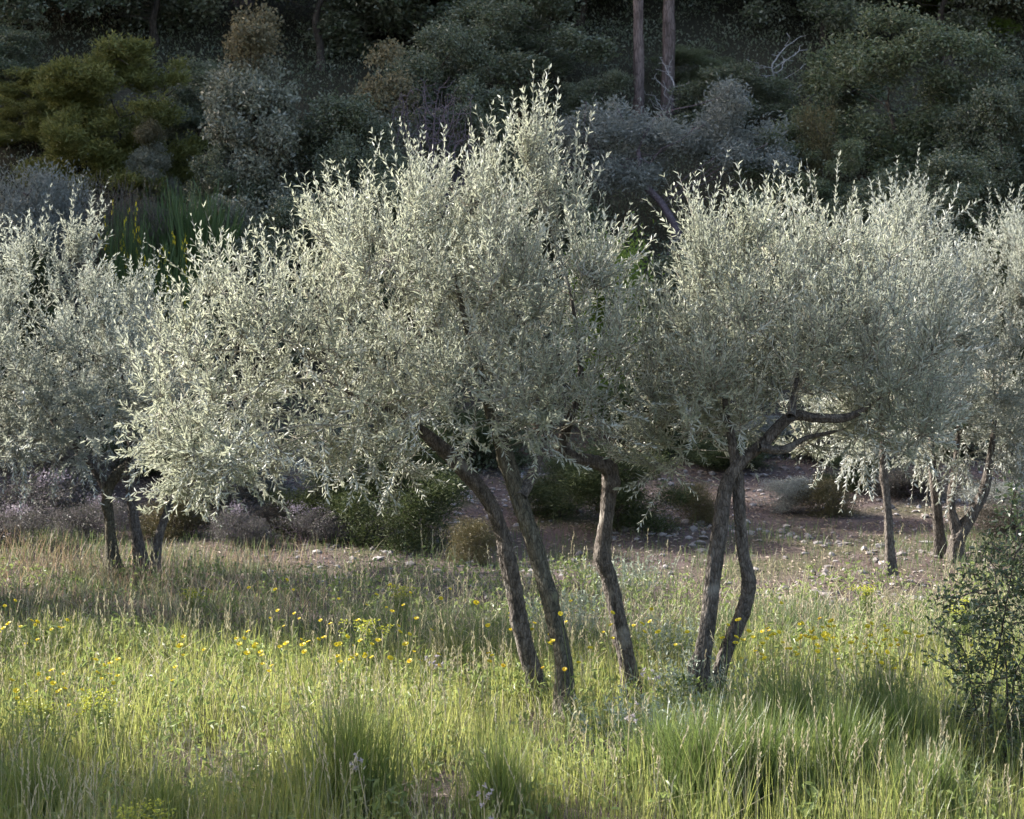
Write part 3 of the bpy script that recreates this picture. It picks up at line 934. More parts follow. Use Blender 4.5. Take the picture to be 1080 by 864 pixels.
bgp('broom_yellow', 'broom_bush', 'bush', 165, 248, 70, 23.8, 'low broom bush dotted with yellow blossom')
bgp('broom_yellow', 'broom_bush', 'bush', 132, 215, 50, 23.9, 'small broom bush with orange yellow blossom beside the heather')
bgp('oak', 'holm_oak', 'tree', 420, 190, 170, 24.8, 'dark holm oak bush rising behind the left half of the tallest olive')
bgp('oak2', 'holm_oak', 'tree', 300, 215, 140, 24.6, 'low dark oak bush behind the left shoulder of the tallest olive')
bgp('bright', 'leafy_bush', 'bush', 645, 225, 110, 23.9, 'yellow green bush in the gap between the two big olive crowns')
bgp('oak', 'holm_oak', 'tree', 720, 255, 160, 24.4, 'dark oak bush under the shaded olive on the slope')
bgp('oak2', 'holm_oak', 'tree', 560, 180, 150, 25.5, 'dark oak bush directly behind the top of the tallest olive')
bgp('juniper_dark', 'juniper', 'bush', 20, 260, 120, 23.8, 'dark juniper bush behind the left olive crown')
bgp('juniper_dark', 'juniper', 'bush', 1060, 230, 140, 24.0, 'dark juniper bush behind the right edge olive crown')
extra = [('oak', 210, 60, 120, 28.4, 'dark holm oak wedged between the yellow juniper and the pointed grey oak'), ('oak2', 470, 30, 150, 28.0, 'dark holm oak behind the purplish bare bush'),
         ('oak', 620, 75, 100, 28.6, 'dark holm oak at the left foot of the pine pair'), ('oak2', 770, 70, 130, 28.6, 'dark holm oak between the pine pair and the dead tree'),
         ('oak_light', 870, 60, 130, 28.8, 'grey green oak bush right behind the dead tree'), ('oak', 1030, 95, 150, 26.6, 'dark holm oak in front of the large grey green oak'),
         ('oak2', 905, 200, 120, 25.4, 'low dark oak bush behind the crown of the right big olive'), ('oak', 800, 205, 110, 25.2, 'low dark oak bush right of the shaded olive on the slope'),
         ('oak2', 235, 160, 110, 25.6, 'dark oak bush at the left foot of the pointed grey oak'), ('oak_grey', 160, 120, 90, 26.6, 'small grey oak in front of the yellow juniper'),
         ('oak', 5, 20, 150, 29.6, 'dark oak behind the left yellow juniper'), ('oak2', 385, 130, 120, 25.6, 'dark oak bush below the tan topped shrub'),
         ('oak', 520, 110, 110, 26.8, 'dark oak bush between the bare bush and the tip of the tallest olive'), ('oak_light', 735, 45, 100, 30.2, 'oak bush just right of the pine pair')]
for kind, px, top, wpx, Y, lab in extra:
    bgp(kind, 'holm_oak', 'tree', px, top, wpx, Y, lab)
# ---- upper row, dark wood along the top of the picture
top_row = [(-40, 'oak', 'dark oak at the upper left corner'), (70, 'oak2', 'dark oak above the yellow junipers'), (165, 'oak', 'dark oak between the junipers and the pointed grey oak, near the top edge'),
           (340, 'oak2', 'dark oak at the top edge right of the pointed grey oak'), (430, 'oak', 'dark oak at the top edge above the purplish bare bush'),
           (510, 'oak2', 'dark oak at the top edge left of the pines'), (610, 'oak', 'dark oak at the top edge just left of the pine trunks'),
           (790, 'oak2', 'dark oak at the top edge behind the dead tree'), (870, 'oak', 'dark oak at the top edge beside the thick dark pine trunk'),
           (1000, 'oak2', 'dark oak at the top edge behind the large grey green oak'), (1110, 'oak', 'dark oak at the upper right corner')]
for i, (px, k, lab) in enumerate(top_row):
    bgp(k, 'holm_oak', 'tree', px, -75 - 30 * (i % 3), 230 + 20 * (i % 2), (31.0 if px not in (610, 790) else 32.6) + .5 * ((i * 2) % 3), lab, hmin=2.9)
for i, px in enumerate((-90, 10, 120, 230, 330, 440, 550, 660, 750, 850, 950, 1060, 1170)):
    bgp(('oak2', 'oak')[i % 2], 'holm_oak', 'tree', px, -190, 230, 37.0 + .9 * (i % 3), 'dark oak in the second row of the wood along the top edge', group='oaks of the second row at the top of the slope', hmin=3.2)
bgp('bright', 'leafy_bush', 'bush', 978, -12, 50, 32.5, 'sunlit yellow green bush left of the upper right corner')
bgp('bright', 'leafy_bush', 'bush', 1055, 18, 40, 31.8, 'small sunlit yellow green bush in the upper right corner')

# ---- pines, crowns above the picture
pine_spots = [(675, 29.2, .62, 'slim pine trunk, left of the pair standing side by side'), (704, 29.4, .66, 'thicker pine trunk with dead twigs, right of the pair'),
              (904, 32.6, .9, 'stout dark pine trunk left of the upper right oaks'), (22, 33.0, .5, 'thin pine trunk at the upper left corner')]
for i, (px, Y, s, lab) in enumerate(pine_spots):
    x = (px - CX) * Y / F
    o = place(('pine', 'pine2')[i % 2], 'pine_tree', 'tree', x, Y, 5.0 * s, 12.0 + i * .6, lab)
k = 0
for Y, xs in ((33.5, (-31, -26.5, -22, -17.5, -13, -9, -4.5, 4, 9.5)), (37.5, (-33, -28, -24, -19, -15, -11, -6, -2, 2, 7)), (42, (-36, -31, -26, -21, -16, -11, -6))):
    for x in xs:
        place(('pine2', 'pine')[k % 2], 'pine_tree', 'tree', x + random.uniform(-.8, .8), Y + random.uniform(-.8, .8), 5.6, 12.0 + random.uniform(0, 2),
              'tall pine of the upper wood, its crown above the picture', group='pines of the upper wood')
        k += 1

# unseen oaks added on the left to shade the meadow's front edge and middle
for ox, oy, ow, oh in ((-6.4, 10.5, 2.6, 6.2), (-8.9, 11.6, 2.8, 6.4), (-8.2, 16.3, 2.8, 5.4), (-10.6, 17.0, 3.0, 6.0), (-9.4, 17.2, 3.0, 7.0), (-6.4, 22.0, 2.6, 5.5), (-8.5, 22.2, 2.8, 6.5), (-9.8, 23.5, 3.2, 8.0), (-11.2, 18.0, 2.8, 8.6)):
    place('oak', 'holm_oak', 'tree', ox, oy, ow, oh, 'unseen holm oak added outside the picture on the left to shade the meadow', group='shade oaks added outside the picture')

# ---- bushes at the foot of the slope and under the crowns
low = [('juniper_dark', 'juniper', 428, 455, 165, 18.7, 'dark green juniper bush seen under the tallest olive, left of its trunks'),
       ('juniper_dark', 'juniper', 655, 470, 150, 19.2, 'dark green juniper bush behind the upright right trunk of the tallest olive'),
       ('juniper_dark', 'juniper', 588, 480, 110, 19.8, 'dark juniper bush between the middle and right trunks of the tallest olive'),
       ('brownbush', 'brown_bush', 500, 552, 64, 17.9, 'small brown rounded bush beside the left leaning trunk'),
       ('juniper_dark', 'juniper', 345, 490, 130, 19.3, 'dark juniper bush under the left part of the tallest olive'),
       ('grey_shrub', 'grey_shrub', 270, 470, 150, 20.6, 'grey green shrub right of the three slim trunks'),
       ('heather', 'heather_bush', 215, 500, 110, 20.0, 'brown heather bush behind the three slim trunks'),
       ('brownbush', 'brown_bush', 185, 530, 90, 19.2, 'low brown bush at the foot of the three slim trunks'),
       ('thyme', 'flowering_scrub', 40, 500, 150, 19.8, 'widest lilac flowering scrub left of the slim trunks'),
       ('thyme', 'flowering_scrub', 100, 525, 90, 19.0, 'lilac flowering scrub just left of the slim trunks'),
       ('thyme', 'flowering_scrub', 10, 555, 110, 18.4, 'pale lilac scrub cut by the left picture edge'),
       ('heather', 'heather_bush', 60, 470, 130, 20.8, 'brown heather bush behind the lilac scrub'),
       ('thyme', 'flowering_scrub', 250, 560, 70, 18.8, 'grey lilac scrub right of the slim trunks'),
       ('thyme', 'flowering_scrub', 330, 570, 90, 18.9, 'grey lilac scrub below the hanging olive twigs'),
       ('heather', 'heather_bush', 300, 545, 90, 19.6, 'low brown heather below the left side of the tallest olive'),
       ('juniper_dark', 'juniper', 700, 400, 160, 23.0, 'dark juniper bush between the two big olives, on the slope'),
       ('grey_shrub', 'grey_shrub', 800, 440, 130, 23.0, 'grey shrub at the back of the bare stony ground'),
       ('heather', 'heather_bush', 880, 470, 120, 22.6, 'reddish heather bush at the back of the stony ground'),
       ('juniper_dark', 'juniper', 1000, 440, 130, 22.8, 'dark juniper bush behind the forked olive trunk'),
       ('grey_shrub', 'grey_shrub', 1065, 520, 100, 20.0, 'grey shrub at the right edge behind the forked trunk'),
       ('juniper_dark', 'juniper', 150, 450, 160, 22.0, 'dark juniper bush above the three slim trunks'),
       ('juniper_dark', 'juniper', 500, 430, 150, 22.6, 'dark juniper bush behind the fork of the leaning trunks')]
low += [('brownbush', 'brown_bush', 735, 545, 60, 19.6, 'small brown bush on the bare bank left of the two dark trunks'),
        ('grey_shrub', 'grey_shrub', 832, 505, 80, 20.4, 'small grey green shrub on the bare bank right of the two dark trunks'),
        ('juniper_dark', 'juniper', 905, 505, 90, 21.5, 'small juniper on the bare bank left of the short straight trunk'),
        ('brownbush', 'brown_bush', 870, 535, 70, 20.2, 'brown bush on the bare bank below the small juniper'),
        ('heather', 'heather_bush', 960, 505, 90, 21.0, 'heather bush between the short straight trunk and the forked trunk'),
        ('juniper_dark', 'juniper', 765, 470, 120, 22.2, 'juniper at the top of the bare bank behind the two dark trunks'),
        ('heather', 'heather_bush', 1050, 560, 80, 19.0, 'heather bush right of the forked trunk')]
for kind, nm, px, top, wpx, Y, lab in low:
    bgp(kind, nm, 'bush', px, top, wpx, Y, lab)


# ------------------------------------------------------------------ the shrub in the right foreground
def front_shrub():
    rng = np.random.default_rng(51)
    Y = 10.2
    bx = (1052 - CX) * Y / F
    root_loc = np.array([bx, Y, float(gz(bx, Y))])
    root = empty('leafy_shrub', tuple(root_loc), 'open dark green shrub with small glossy leaves at the right edge in front', 'shrub')
    lob = [pxlobe(1030, 650, 50, 60, Y, 0, .25), pxlobe(1075, 590, 45, 70, Y, .1, .3), pxlobe(1068, 540, 20, 45, Y, .1, .15), pxlobe(1010, 690, 40, 35, Y, -.1, .2), pxlobe(1080, 700, 50, 80, Y, 0, .3),
           pxlobe(1045, 770, 55, 50, Y, 0, .3)]
    seeds, par = [], []
    for k in range(4):
        b = Bag()
        P = [root_loc + [rng.normal(0, .04), rng.normal(0, .04), -.05]]
        tx = at([1020, 1052, 1075, 1090][k], [690, 620, 580, 660][k], Y)
        for f in (.35, .7, 1):
            P.append(P[0] + (tx - P[0]) * f + rng.normal(0, .02, 3))
        P2, R2 = trunk_bag(b, np.array(P) - root_loc, [.009, .007, .005, .004], 60 + k, sides=7)
        link('stem', b.build('stem', M['darkbark'], True), root)
        seeds += list(P2 + root_loc)
    att, _, _ = lobes_sample(lob, 900, rng, .45)
    pos, pa = colonize(seeds, [-1] * len(seeds), att, .05, .06, rng=rng)
    n0 = len(seeds)
    r = np.minimum(radii(pos, pa, n0, tip=.0022), .006)
    ch = np.arange(n0, len(pos))
    bb = Bag()
    frusta(bb, pos[pa[ch]] - root_loc, pos[ch] - root_loc, r[ch], r[ch], 5)
    link('branches', bb.build('branches', M['darkbark']), root)
    lb = Bag()
    tip = ch[r[ch] < .004]
    clumps(lb, pos[tip] - root_loc, norm(pos[tip] - pos[pa[tip]]), 8, .022, .027, .014, rng, .3, .8)
    link('crown', lb.build('crown', M['shrub']), root)


front_shrub()


# ------------------------------------------------------------------ grass
def blades(bag, x, y, h, wd, lean, rng, curl=.35):
    n = len(x)
    base = np.stack([x, y, gz(x, y) - .01], 1)
    a = rng.uniform(0, 6.28, n)
    ld = np.stack([np.cos(a), np.sin(a), np.zeros(n)], 1)
    sd_ = norm(np.stack([np.cos(a + 1.2 + rng.normal(0, .9, n)), np.sin(a + 1.2), np.zeros(n)], 1))
    up = np.array([[0, 0, 1.]])
    pts = []
    for t, wf in ((0, 1.), (.4, .9), (.75, .6), (1., .08)):
        p = base + up * (h * (t - .12 * curl * t ** 3 * (lean > .35)))[:, None] + ld * (h * lean * (t * .45 + curl * t ** 2.2))[:, None]
        pts += [p + sd_ * (wd * wf * .5)[:, None], p - sd_ * (wd * wf * .5)[:, None]]
    P = np.stack(pts, 1)
    i = np.arange(n)[:, None] * 8
    bag.add(P, np.concatenate([i + np.array([[0, 1, 3, 2]]), i + np.array([[2, 3, 5, 4]]), i + np.array([[4, 5, 7, 6]])], 0))


def scatter(n, y0, y1, rng, margin=1.12):
    """positions seen between two distances, uniform over the ground, a bit wider than the picture"""
    y = np.sqrt(rng.uniform(y0 ** 2, y1 ** 2, n))
    x = rng.uniform(-1, 1, n) * (CX * y / F) * margin
    return x, y


def barepatch(x, y):
    """1 where the soil lies bare"""
    b = np.zeros_like(x)
    for px, py, rx, ry in ((235, 800, 75, 32), (640, 815, 95, 36), (470, 850, 70, 26), (90, 760, 40, 14), (560, 770, 40, 14), (880, 775, 40, 14), (885, 612, 60, 22), (20, 850, 40, 25), (1000, 612, 40, 18)):
        Y = F * HC / (py - HY)
        X = (px - CX) * Y / F
        b = np.maximum(b, np.exp(-(((x - X) / (rx * Y / F)) ** 2 + ((y - Y) / (ry * Y * Y / F / HC)) ** 2) * 1.2))
    return b


def gdensity(x, y):
    px = CX + F * x / y
    d = .66 + .42 * wob(x, y, .5, 3) + .32 * wob(x, y, .17, 5)
    far = sstep(14.2, 16.0, y + .8 * wob(x, y, .9, 1))
    stony = far * sstep(230, 330, px) * (1 - .55 * sstep(960, 1010, px))
    d = d * (1 - .80 * stony)
    d = d * (1 - .5 * far * (1 - sstep(230, 330, px)))
    d = d * sstep(20.2, 18.4, y)
    return np.clip(d * (1 - .85 * barepatch(x, y)), 0, 1)


def gheight(x, y):
    h = .20 + .08 * wob(x, y, .7, 4) + .05 * wob(x, y, .25, 9)
    h = h * (1 - .25 * sstep(10.5, 11.3, y)) * (1 + .2 * sstep(10.6, 9.8, y))
    h = h * (1 - .15 * sstep(12.9, 13.8, y)) * (1 - .25 * sstep(15, 18, y))
    h = h * (1 - .5 * barepatch(x, y))
    return h


def grass():
    rng = np.random.default_rng(61)
    b1, b2, b3 = Bag(), Bag(), Bag()
    x, y = scatter(180000, 8.2, 13.6, rng)
    k = rng.uniform(size=len(x)) < gdensity(x, y)
    x, y = x[k], y[k]
    # blades stand in small tufts of their own height and lean
    tx, ty = scatter(5200, 8.2, 13.6, rng)
    ci = rng.integers(0, len(tx), len(x))
    intuft = rng.uniform(size=len(x)) < .55
    sp_ = rng.uniform(.02, .075, len(tx))[ci]
    x = np.where(intuft, tx[ci] + rng.normal(0, 1, len(x)) * sp_, x)
    y = np.where(intuft, ty[ci] + rng.normal(0, 1, len(x)) * sp_, y)
    k = rng.uniform(size=len(x)) < np.where(intuft, 1, .6) * np.clip(gdensity(x, y) + .05, 0, 1) * (1 - .35 * sstep(10.4, 9.4, y))
    x, y, ci, intuft = x[k], y[k], ci[k], intuft[k]
    tuft_h = rng.uniform(.65, 1.75, len(tx))[ci]
    h = gheight(x, y) * np.where(intuft, tuft_h * rng.uniform(.5, 1.1, len(x)), rng.uniform(.3, 1.1, len(x)))
    blades(b1, x, y, h, rng.uniform(.0022, .0056, len(x)), rng.uniform(0, .6, len(x)) ** 1.2, rng, .3)
    x, y = scatter(130000, 13.0, 20.0, rng)
    k = rng.uniform(size=len(x)) < gdensity(x, y)
    x, y = x[k], y[k]
    h = gheight(x, y) * rng.uniform(.45, 1.4, len(x))
    blades(b2, x, y, h, rng.uniform(.003, .006, len(x)), rng.uniform(0, .6, len(x)), rng)
    o = link('grass', b1.build('grass', M['grass']))
    tag(o, 'tall yellow green meadow grass glowing in the sun around the olive trunks', 'grass', kind='stuff')
    o = link('shaded_grass', b2.build('grass', M['grass_shaded']))
    tag(o, 'shorter blue green grass in the shade behind the two big olives', 'grass', kind='stuff')
    # thin stalks with seed heads
    x, y = scatter(7500, 8.4, 17.5, rng)
    k = rng.uniform(size=len(x)) < gdensity(x, y) * (.35 + .65 * sstep(-.3, .6, wob(x, y, .8, 7)))
    x, y = x[k], y[k]
    n = len(x)
    h = (gheight(x, y) + rng.uniform(.05, .26, n)) * rng.uniform(.8, 1.15, n)
    a = rng.uniform(0, 6.28, n)
    A = np.stack([x, y, gz(x, y)], 1)
    ld = np.stack([np.cos(a), np.sin(a), 0 * a], 1) * (h * rng.uniform(0, .3, n))[:, None]
    Bm = A + ld * .4 + np.array([0, 0, 1]) * (h * .6)[:, None]
    C = A + ld + np.array([0, 0, 1]) * h[:, None]
    frusta(b3, A, Bm, .0013, .0011, 3)
    frusta(b3, Bm, C, .0011, .0007, 3)
    d = norm(C - Bm)
    for q in range(9):
        t = q / 8.
        dd = norm(d + rng.normal(0, .25, (n, 3)))
        leaves(b3, C - d * (.09 * t)[..., None] if np.ndim(t) else C - d * (.09 * t), dd, perp(dd, rng), .022 * rng.uniform(.6, 1.3, n), .0055, bend=.05)
    # dead straw lying about
    x, y = scatter(10000, 8.4, 16.5, rng)
    k = rng.uniform(size=len(x)) < .55
    x, y = x[k], y[k]
    n = len(x)
    blades(b3, x, y, rng.uniform(.06, .30, n), rng.uniform(.002, .004, n), rng.uniform(.3, 2.4, n), rng, .6)
    o = link('dry_grass', b3.build('dry_grass', M['straw']))
    tag(o, 'straw coloured dry stalks with seed heads standing in the meadow', 'dry grass', kind='stuff')
    # reddish dry grass in the left middle distance
    b4 = Bag()
    x, y = scatter(16000, 14.2, 18.2, rng)
    px = CX + F * x / y
    k = rng.uniform(size=len(x)) < (1 - sstep(180, 420, px)) * (.4 + .6 * sstep(-.2, .5, wob(x, y, .6, 11)))
    x, y = x[k], y[k]
    n = len(x)
    blades(b4, x, y, rng.uniform(.08, .26, n), rng.uniform(.003, .005, n), rng.uniform(.1, .9, n), rng)
    o = link('reddish_grass', b4.build('reddish_grass', M['redgrass']))
    tag(o, 'reddish dry grass on the left below the slim trunks', 'dry grass', kind='stuff')
    # low broad leaved herbs
    b5 = Bag()
    x, y = scatter(8500, 8.4, 17.0, rng)
    k = rng.uniform(size=len(x)) < (.2 + .8 * sstep(0, .6, wob(x, y, .55, 13))) * (1 - .6 * sstep(12, 14, y))
    x, y = x[k], y[k]
    P = np.stack([x, y, gz(x, y) + rng.uniform(.02, .16, len(x))], 1)
    clumps(b5, P, np.tile([0, 0, 1.], (len(x), 1)), 12, .04, .04, .015, rng, .3, .9)
    o = link('low_herbs', b5.build('low_herbs', M['herb']))
    tag(o, 'small leaved green herbs low in the meadow', 'ground cover', kind='stuff')
    # slope undergrowth: keeps the woodland floor covered
    b6 = Bag()
    yy = rng.uniform(22.2, 36, 9500)
    xx = rng.uniform(-1, 1, 9500) * (CX * yy / F) * 1.3
    P = np.stack([xx, yy, gz(xx, yy) + rng.uniform(.02, .12, len(xx))], 1)
    clumps(b6, P, np.tile([0, 0, 1.], (len(xx), 1)), 16, .10, .045, .018, rng, .7, .7)
    o = link('undergrowth', b6.build('undergrowth', M['oak']))
    tag(o, 'low green undergrowth on the floor of the wooded slope', 'undergrowth', kind='stuff')


grass()


def tussock(px, py, wpx, hm, label, seed, n=750):
    rng = np.random.default_rng(seed)
    Y = F * HC / (py - HY)
    X = (px - CX) * Y / F
    z = float(gz(X, Y))
    b = Bag()
    r = wpx * Y / F * .5
    q = r * .6 * np.abs(rng.normal(0, .75, n))
    a = rng.uniform(0, 6.28, n)
    x, y = X + q * np.cos(a), Y + q * np.sin(a) * .7
    blades(b, x, y, hm * rng.uniform(.35, 1.15, n) * np.exp(-(q / r) ** 2 * .5), rng.uniform(.0022, .0065, n), rng.uniform(.03, .75, n) ** 1.2, rng, .4)
    V = np.concatenate(b.V) - np.array([X, Y, z])
    o = link('grass_tussock', mesh('tussock', V, np.concatenate(b.Q), M['tussock_sunlit' if px < 650 else 'tussock']), None, (X, Y, z))  # right-hand tussocks get the greens with shade painted in
    tag(o, label, 'grass tussock', 'lush tussocks in the meadow')


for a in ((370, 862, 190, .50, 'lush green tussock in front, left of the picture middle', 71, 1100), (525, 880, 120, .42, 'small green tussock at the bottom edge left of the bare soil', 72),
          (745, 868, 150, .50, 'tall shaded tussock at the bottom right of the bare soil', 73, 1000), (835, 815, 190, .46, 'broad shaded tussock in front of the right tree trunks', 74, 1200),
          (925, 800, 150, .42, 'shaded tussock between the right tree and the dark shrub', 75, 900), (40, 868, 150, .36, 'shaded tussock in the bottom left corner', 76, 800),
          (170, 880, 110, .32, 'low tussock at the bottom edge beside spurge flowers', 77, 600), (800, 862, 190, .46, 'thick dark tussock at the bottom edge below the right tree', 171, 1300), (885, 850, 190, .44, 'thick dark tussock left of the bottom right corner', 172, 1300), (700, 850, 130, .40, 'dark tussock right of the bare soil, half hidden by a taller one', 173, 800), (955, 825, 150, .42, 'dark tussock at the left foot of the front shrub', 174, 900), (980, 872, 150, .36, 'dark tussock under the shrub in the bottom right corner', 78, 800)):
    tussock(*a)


# ------------------------------------------------------------------ stones and fallen leaves
def stones():
    rng = np.random.default_rng(81)
    ico = np.array([(0, 0, 1), (.9, 0, .4), (.28, .85, .4), (-.72, .53, .4), (-.72, -.53, .4), (.28, -.85, .4), (.72, .53, -.4), (-.28, .85, -.4), (-.9, 0, -.4), (-.28, -.85, -.4), (.72, -.53, -.4), (0, 0, -1)])
    T = np.array([(0, 1, 2), (0, 2, 3), (0, 3, 4), (0, 4, 5), (0, 5, 1), (1, 6, 2), (2, 7, 3), (3, 8, 4), (4, 9, 5), (5, 10, 1), (6, 7, 2), (7, 8, 3), (8, 9, 4), (9, 10, 5), (10, 6, 1),
                  (11, 7, 6), (11, 8, 7), (11, 9, 8), (11, 10, 9), (11, 6, 10)])
    x, y = scatter(15000, 9.0, 23.5, rng)
    px = CX + F * x / y
    dens = sstep(14.6, 16.5, y) * sstep(180, 330, px) * sstep(-.6, .5, wob(x, y, .8, 17)) + .9 * barepatch(x, y) * .35 + .02
    k = rng.uniform(size=len(x)) < dens
    x, y = x[k], y[k]
    n = len(x)
    s = .006 + .026 * rng.uniform(0, 1, n) ** 5
    s = s * (1 + .4 * sstep(15, 18, y))
    V = ico[None] * (1 + rng.normal(0, .22, (n, 12, 1)))
    a = rng.uniform(0, 6.28, n)
    c, si = np.cos(a)[:, None], np.sin(a)[:, None]
    sx, sy, sz = rng.uniform(.8, 1.5, (n, 1)), rng.uniform(.7, 1.2, (n, 1)), rng.uniform(.4, .8, (n, 1))
    X, Yv, Z = V[..., 0] * sx, V[..., 1] * sy, V[..., 2] * sz
    V = np.stack([X * c - Yv * si, X * si + Yv * c, Z], -1) * s[:, None, None]
    V += np.stack([x, y, gz(x, y) + s * .2], 1)[:, None]
    b = Bag()
    b.add(V, None, (np.arange(n)[:, None, None] * 12 + T[None]).reshape(-1, 3))
    o = link('pebbles', b.build('pebbles', M['stone']))
    tag(o, 'pale pebbles strewn over the bare soil behind the olives', 'stones', kind='stuff')
    b = Bag()
    x, y = scatter(22000, 9.0, 23.5, rng)
    k = rng.uniform(size=len(x)) < (sstep(14.2, 16.0, y) * .8 + .8 * barepatch(x, y) + .1)
    x, y = x[k], y[k]
    d = norm(rng.normal(size=(len(x), 3)) * [1, 1, .25])
    leaves(b, np.stack([x, y, gz(x, y) + .012], 1), d, np.tile([0, 0, 1.], (len(x), 1)) + rng.normal(0, .3, (len(x), 3)), .05, .013, bend=.15)
    o = link('leaf_litter', b.build('leaf_litter', M['litter']))
    tag(o, 'dry fallen olive leaves on the bare soil', 'leaf litter', kind='stuff')


stones()


# ------------------------------------------------------------------ flowers
def flowermesh(seed, h, mat, petals=9, rad=.015):
    rng = np.random.default_rng(seed)
    sb, hb = Bag(), Bag()
    top = np.array([rng.normal(0, .03), rng.normal(0, .03), h])
    mid = top * .55 + np.array([rng.normal(0, .015), rng.normal(0, .015), 0])
    frusta(sb, np.array([[0, 0, -.02], mid]), np.array([mid, top]), np.array([.0016, .0013]), np.array([.0013, .001]), 4)
    lv = np.array([mid * f for f in (.4, .7, .95)])
    d = norm(rng.normal(size=(3, 3)) * [1, 1, .3] + [0, 0, .6])
    leaves(sb, lv, d, perp(d, rng), .035, .008)
    a = np.arange(petals) * 2 * math.pi / petals
    ax = norm(np.array([[rng.normal(0, .3), -.35, 1.]]))[0]
    u = norm(np.cross(ax, [[1, 0, .1]]))[0]
    v = np.cross(ax, u)
    for sc, lift in ((1., .25), (.65, .7)):
        d = norm(u[None] * np.cos(a + lift)[:, None] + v[None] * np.sin(a + lift)[:, None] + ax * lift)
        leaves(hb, np.tile(top, (petals, 1)), d, np.tile(ax, (petals, 1)), rad * sc, rad * .6, bend=.05, fold=.05, wpos=(.45, .9))
    return sb.build('stem', M['herb']), hb.build('flower_head', mat)


FL = [flowermesh(90 + k, .30 + .03 * k, M['yellow'], 9, .0105 + .002 * (k % 3)) for k in range(4)]
FO = [flowermesh(97 + k, .30 + .03 * k, M['orange'], 9, .011) for k in range(2)]


def flower(px, py, kind, label, group, rng):
    st, hd = (FO if kind == 'o' else FL)[int(rng.integers(0, 2 if kind == 'o' else 4))]
    s = rng.uniform(.85, 1.2)
    hs = rng.uniform(1.1, 1.5)
    h = .32 * s * hs
    Y = F * (HC - h) / (py - HY)
    X = (px - CX) * Y / F
    o = link('wildflower', st, None, (X, Y, float(gz(X, Y))))
    o.scale = (s, s, s * hs)
    o.rotation_euler = (rng.normal(0, .1), rng.normal(0, .1), rng.uniform(-.8, .8))
    tag(o, label, 'wildflower', group)
    link('flower_head', hd, o)


rngf = np.random.default_rng(101)
fl_groups = [
    ('small yellow daisy among the grass at the far left edge', 'yellow daisies at the far left edge', 18, 20, 672, 28, 9, 'y'),
    ('yellow daisy on a thin stem at the left end of the sunlit grass', 'yellow daisies at the left end of the sunlit grass', 26, 75, 718, 55, 10, 'y'),
    ('yellow daisy along the sunlit edge between the slim trunks and the leaning trunks', 'yellow daisies along the sunlit edge', 50, 330, 690, 100, 7, 'y'),
    ('small yellow daisy in the shaded grass left of the leaning trunks', 'yellow daisies in the left shaded grass', 36, 400, 640, 110, 20, 'y'),
    ('yellow daisy between the trunks of the tallest olive', 'yellow daisies between the three trunks', 24, 610, 668, 45, 22, 'y'),
    ('golden daisy in the thick bunch right of the two dark trunks', 'golden daisies right of the two dark trunks', 105, 890, 683, 95, 11, 'y'),
    ('orange daisy beside the two dark trunks', 'orange daisies beside the two dark trunks', 14, 850, 675, 60, 14, 'o'),
    ('orange daisy in the sunlit grass in front of the leaning trunks', 'orange daisies in front of the leaning trunks', 8, 480, 700, 110, 10, 'o')]
for lab, grp, n, cx, cy, sx, sy, kd in fl_groups:
    for k in range(n):
        flower(cx + rngf.normal(0, sx * .85), cy + rngf.normal(0, sy * .8), kd, lab, grp, rngf)


def spurge(px, py, hm, wm, label, seed):
    """a bushy clump of yellow green heads on leafy stems"""
    rng = np.random.default_rng(seed)
    Y = F * (HC - hm) / (py - HY)
    X = (px - CX) * Y / F
    root = empty('spurge_plant', (X, Y, float(gz(X, Y))), label, 'wild plant')
    n = 14
    top = np.stack([rng.normal(0, wm * .45, n), rng.normal(0, wm * .3, n), hm * rng.uniform(.82, 1.05, n)], 1)
    sb, hb = Bag(), Bag()
    base = top * [.25, .25, 0]
    frusta(sb, base, top, .0025, .0015, 4)
    t = rng.uniform(.3, .95, (n, 16))
    b = (base[:, None] + (top - base)[:, None] * t[..., None]).reshape(-1, 3)
    d = norm(rng.normal(size=b.shape) + [0, 0, .4])
    leaves(sb, b, d, perp(d, rng), .03, .008)
    c = np.repeat(top, 16, 0) + rng.normal(0, 1, (n * 16, 3)) * [.016, .016, .008]
    d = norm(rng.normal(size=c.shape) * [1, 1, .4] + [0, 0, .3])
    leaves(hb, c, d, np.tile([0, 0, 1.], (len(c), 1)) + rng.normal(0, .3, c.shape), .012, .010, wpos=(.4, .8))
    link('foliage', sb.build('foliage', M['herb']), root)
    link('blossom', hb.build('blossom', M['spurge']), root)


for a in ((105, 722, .36, .14, 'yellow green spurge at the left end of the sunlit grass', 111), (45, 728, .36, .16, 'yellow green spurge near the left edge of the sunlit grass', 112),
          (383, 656, .34, .12, 'yellow green spurge in the shaded grass left of the leaning trunks', 113), (422, 606, .30, .12, 'small far spurge below the hanging olive twigs', 114),
          (940, 690, .36, .16, 'yellow spurge among the golden daisies', 115), (150, 832, .30, .14, 'low spurge at the bottom left of the meadow', 116),
          (1015, 640, .34, .12, 'spurge behind the dark front shrub', 117), (915, 612, .28, .1, 'small spurge by the pale stones', 118), (205, 608, .28, .12, 'small spurge below the three slim trunks', 119)):
    spurge(*a)


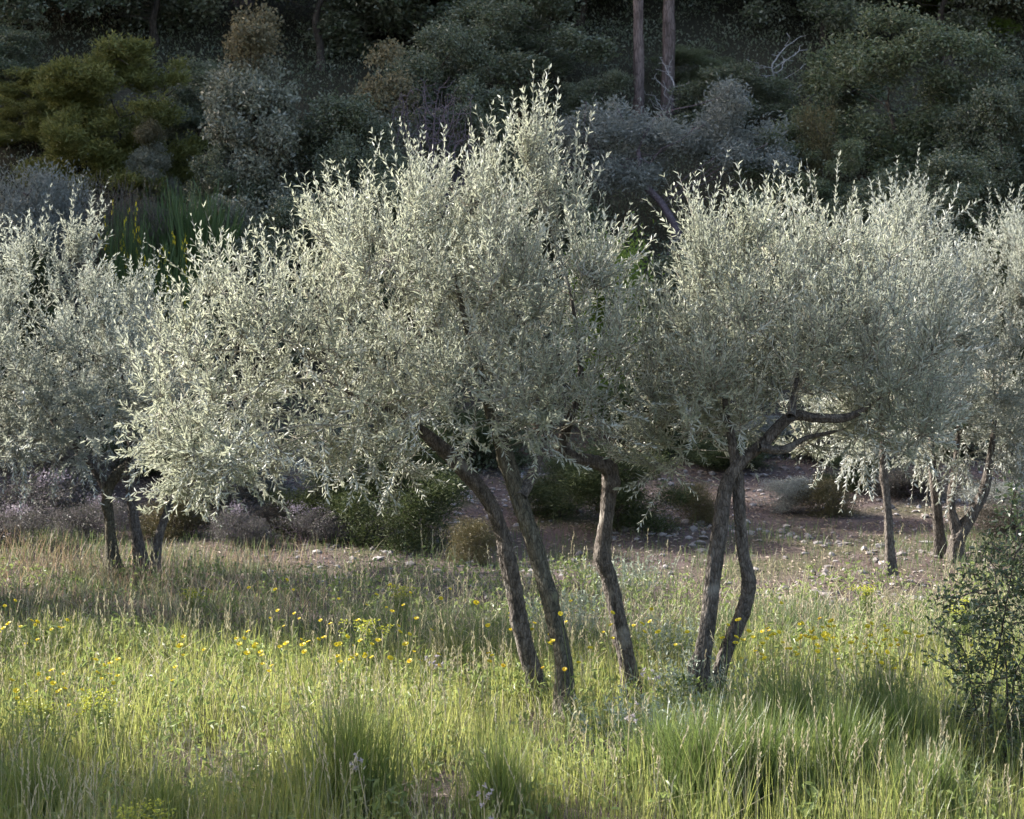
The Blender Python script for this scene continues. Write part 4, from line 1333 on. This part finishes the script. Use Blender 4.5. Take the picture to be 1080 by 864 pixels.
def weed(px, py, hm, label, seed):
    """tall stalk ending in a few pale lilac flowers"""
    rng = np.random.default_rng(seed)
    Y = F * (HC - hm) / (py - HY)
    X = (px - CX) * Y / F
    o = None
    sb, hb = Bag(), Bag()
    lean = rng.normal(0, .04, 2)
    A = np.array([[0, 0, -.02], [lean[0] * .5, lean[1] * .5, hm * .55]])
    top = np.array([lean[0], lean[1], hm])
    frusta(sb, A, np.array([A[1], top]), .0022, .0016, 4)
    tips = top + np.stack([rng.normal(0, .02, 6), rng.normal(0, .02, 6), rng.uniform(-.05, .02, 6)], 1)
    frusta(sb, np.tile(top - [0, 0, .06], (6, 1)), tips, .001, .001, 3)
    c = np.repeat(tips, 7, 0)
    d = norm(rng.normal(size=c.shape) + [0, 0, .5])
    leaves(hb, c, d, perp(d, rng), .014, .007)
    root = link('tall_weed', sb.build('stem', M['straw']), None, (X, Y, float(gz(X, Y))))
    tag(root, label, 'wild plant', 'pale flowering stalks')
    link('blossom', hb.build('blossom', M['lilac']), root)


for a in ((513, 808, .42, 'pale flowering stalk nearest the bottom, left of the bare soil', 121), (395, 785, .40, 'pale flowering stalk beside the lush front tussock', 122),
          (485, 852, .34, 'short pale stalk at the bottom edge', 123), (602, 838, .4, 'pale stalk in the bare soil', 124), (555, 822, .42, 'pale stalk between tussock and bare soil', 125),
          (455, 700, .5, 'tall pale stalk in front of the leaning trunks', 126), (700, 716, .4, 'pale stalk left of the two dark trunks', 127), (660, 755, .4, 'pale stalk in front of the upright right trunk', 128)):
    weed(*a)


def silver_herb(px, py, wm, hm, label, seed):
    rng = np.random.default_rng(seed)
    Y = F * (HC - hm) / (py - HY)
    X = (px - CX) * Y / F
    n = 60
    b = Bag()
    base = np.stack([rng.normal(0, wm * .3, n), rng.normal(0, wm * .3, n), np.zeros(n)], 1)
    top = base * 1.5 + np.stack([rng.normal(0, .03, n), rng.normal(0, .03, n), hm * rng.uniform(.6, 1.05, n)], 1)
    frusta(b, base, top, .0016, .001, 3)
    t = rng.uniform(.2, 1, (n, 14))
    p = (base[:, None] + (top - base)[:, None] * t[..., None]).reshape(-1, 3)
    d = norm(rng.normal(size=p.shape) + [0, 0, .8])
    leaves(b, p, d, perp(d, rng), .028, .008)
    o = link('silvery_herb', b.build('silvery_herb', M['silverherb']), None, (X, Y, float(gz(X, Y))))
    tag(o, label, 'wild plant')


for a in ((725, 690, .28, .32, 'silvery sprig beside the left of the two dark trunks', 131), (600, 608, .35, .3, 'silvery thistle like herb between middle and right trunks of the tallest olive', 132),
          (690, 745, .3, .3, 'silvery herb in front of the gap between the two big olives', 133), (712, 655, .25, .28, 'silvery herb behind the two dark trunks', 134),
          (660, 570, .3, .3, 'silvery herb behind the upright right trunk', 135)):
    silver_herb(*a)
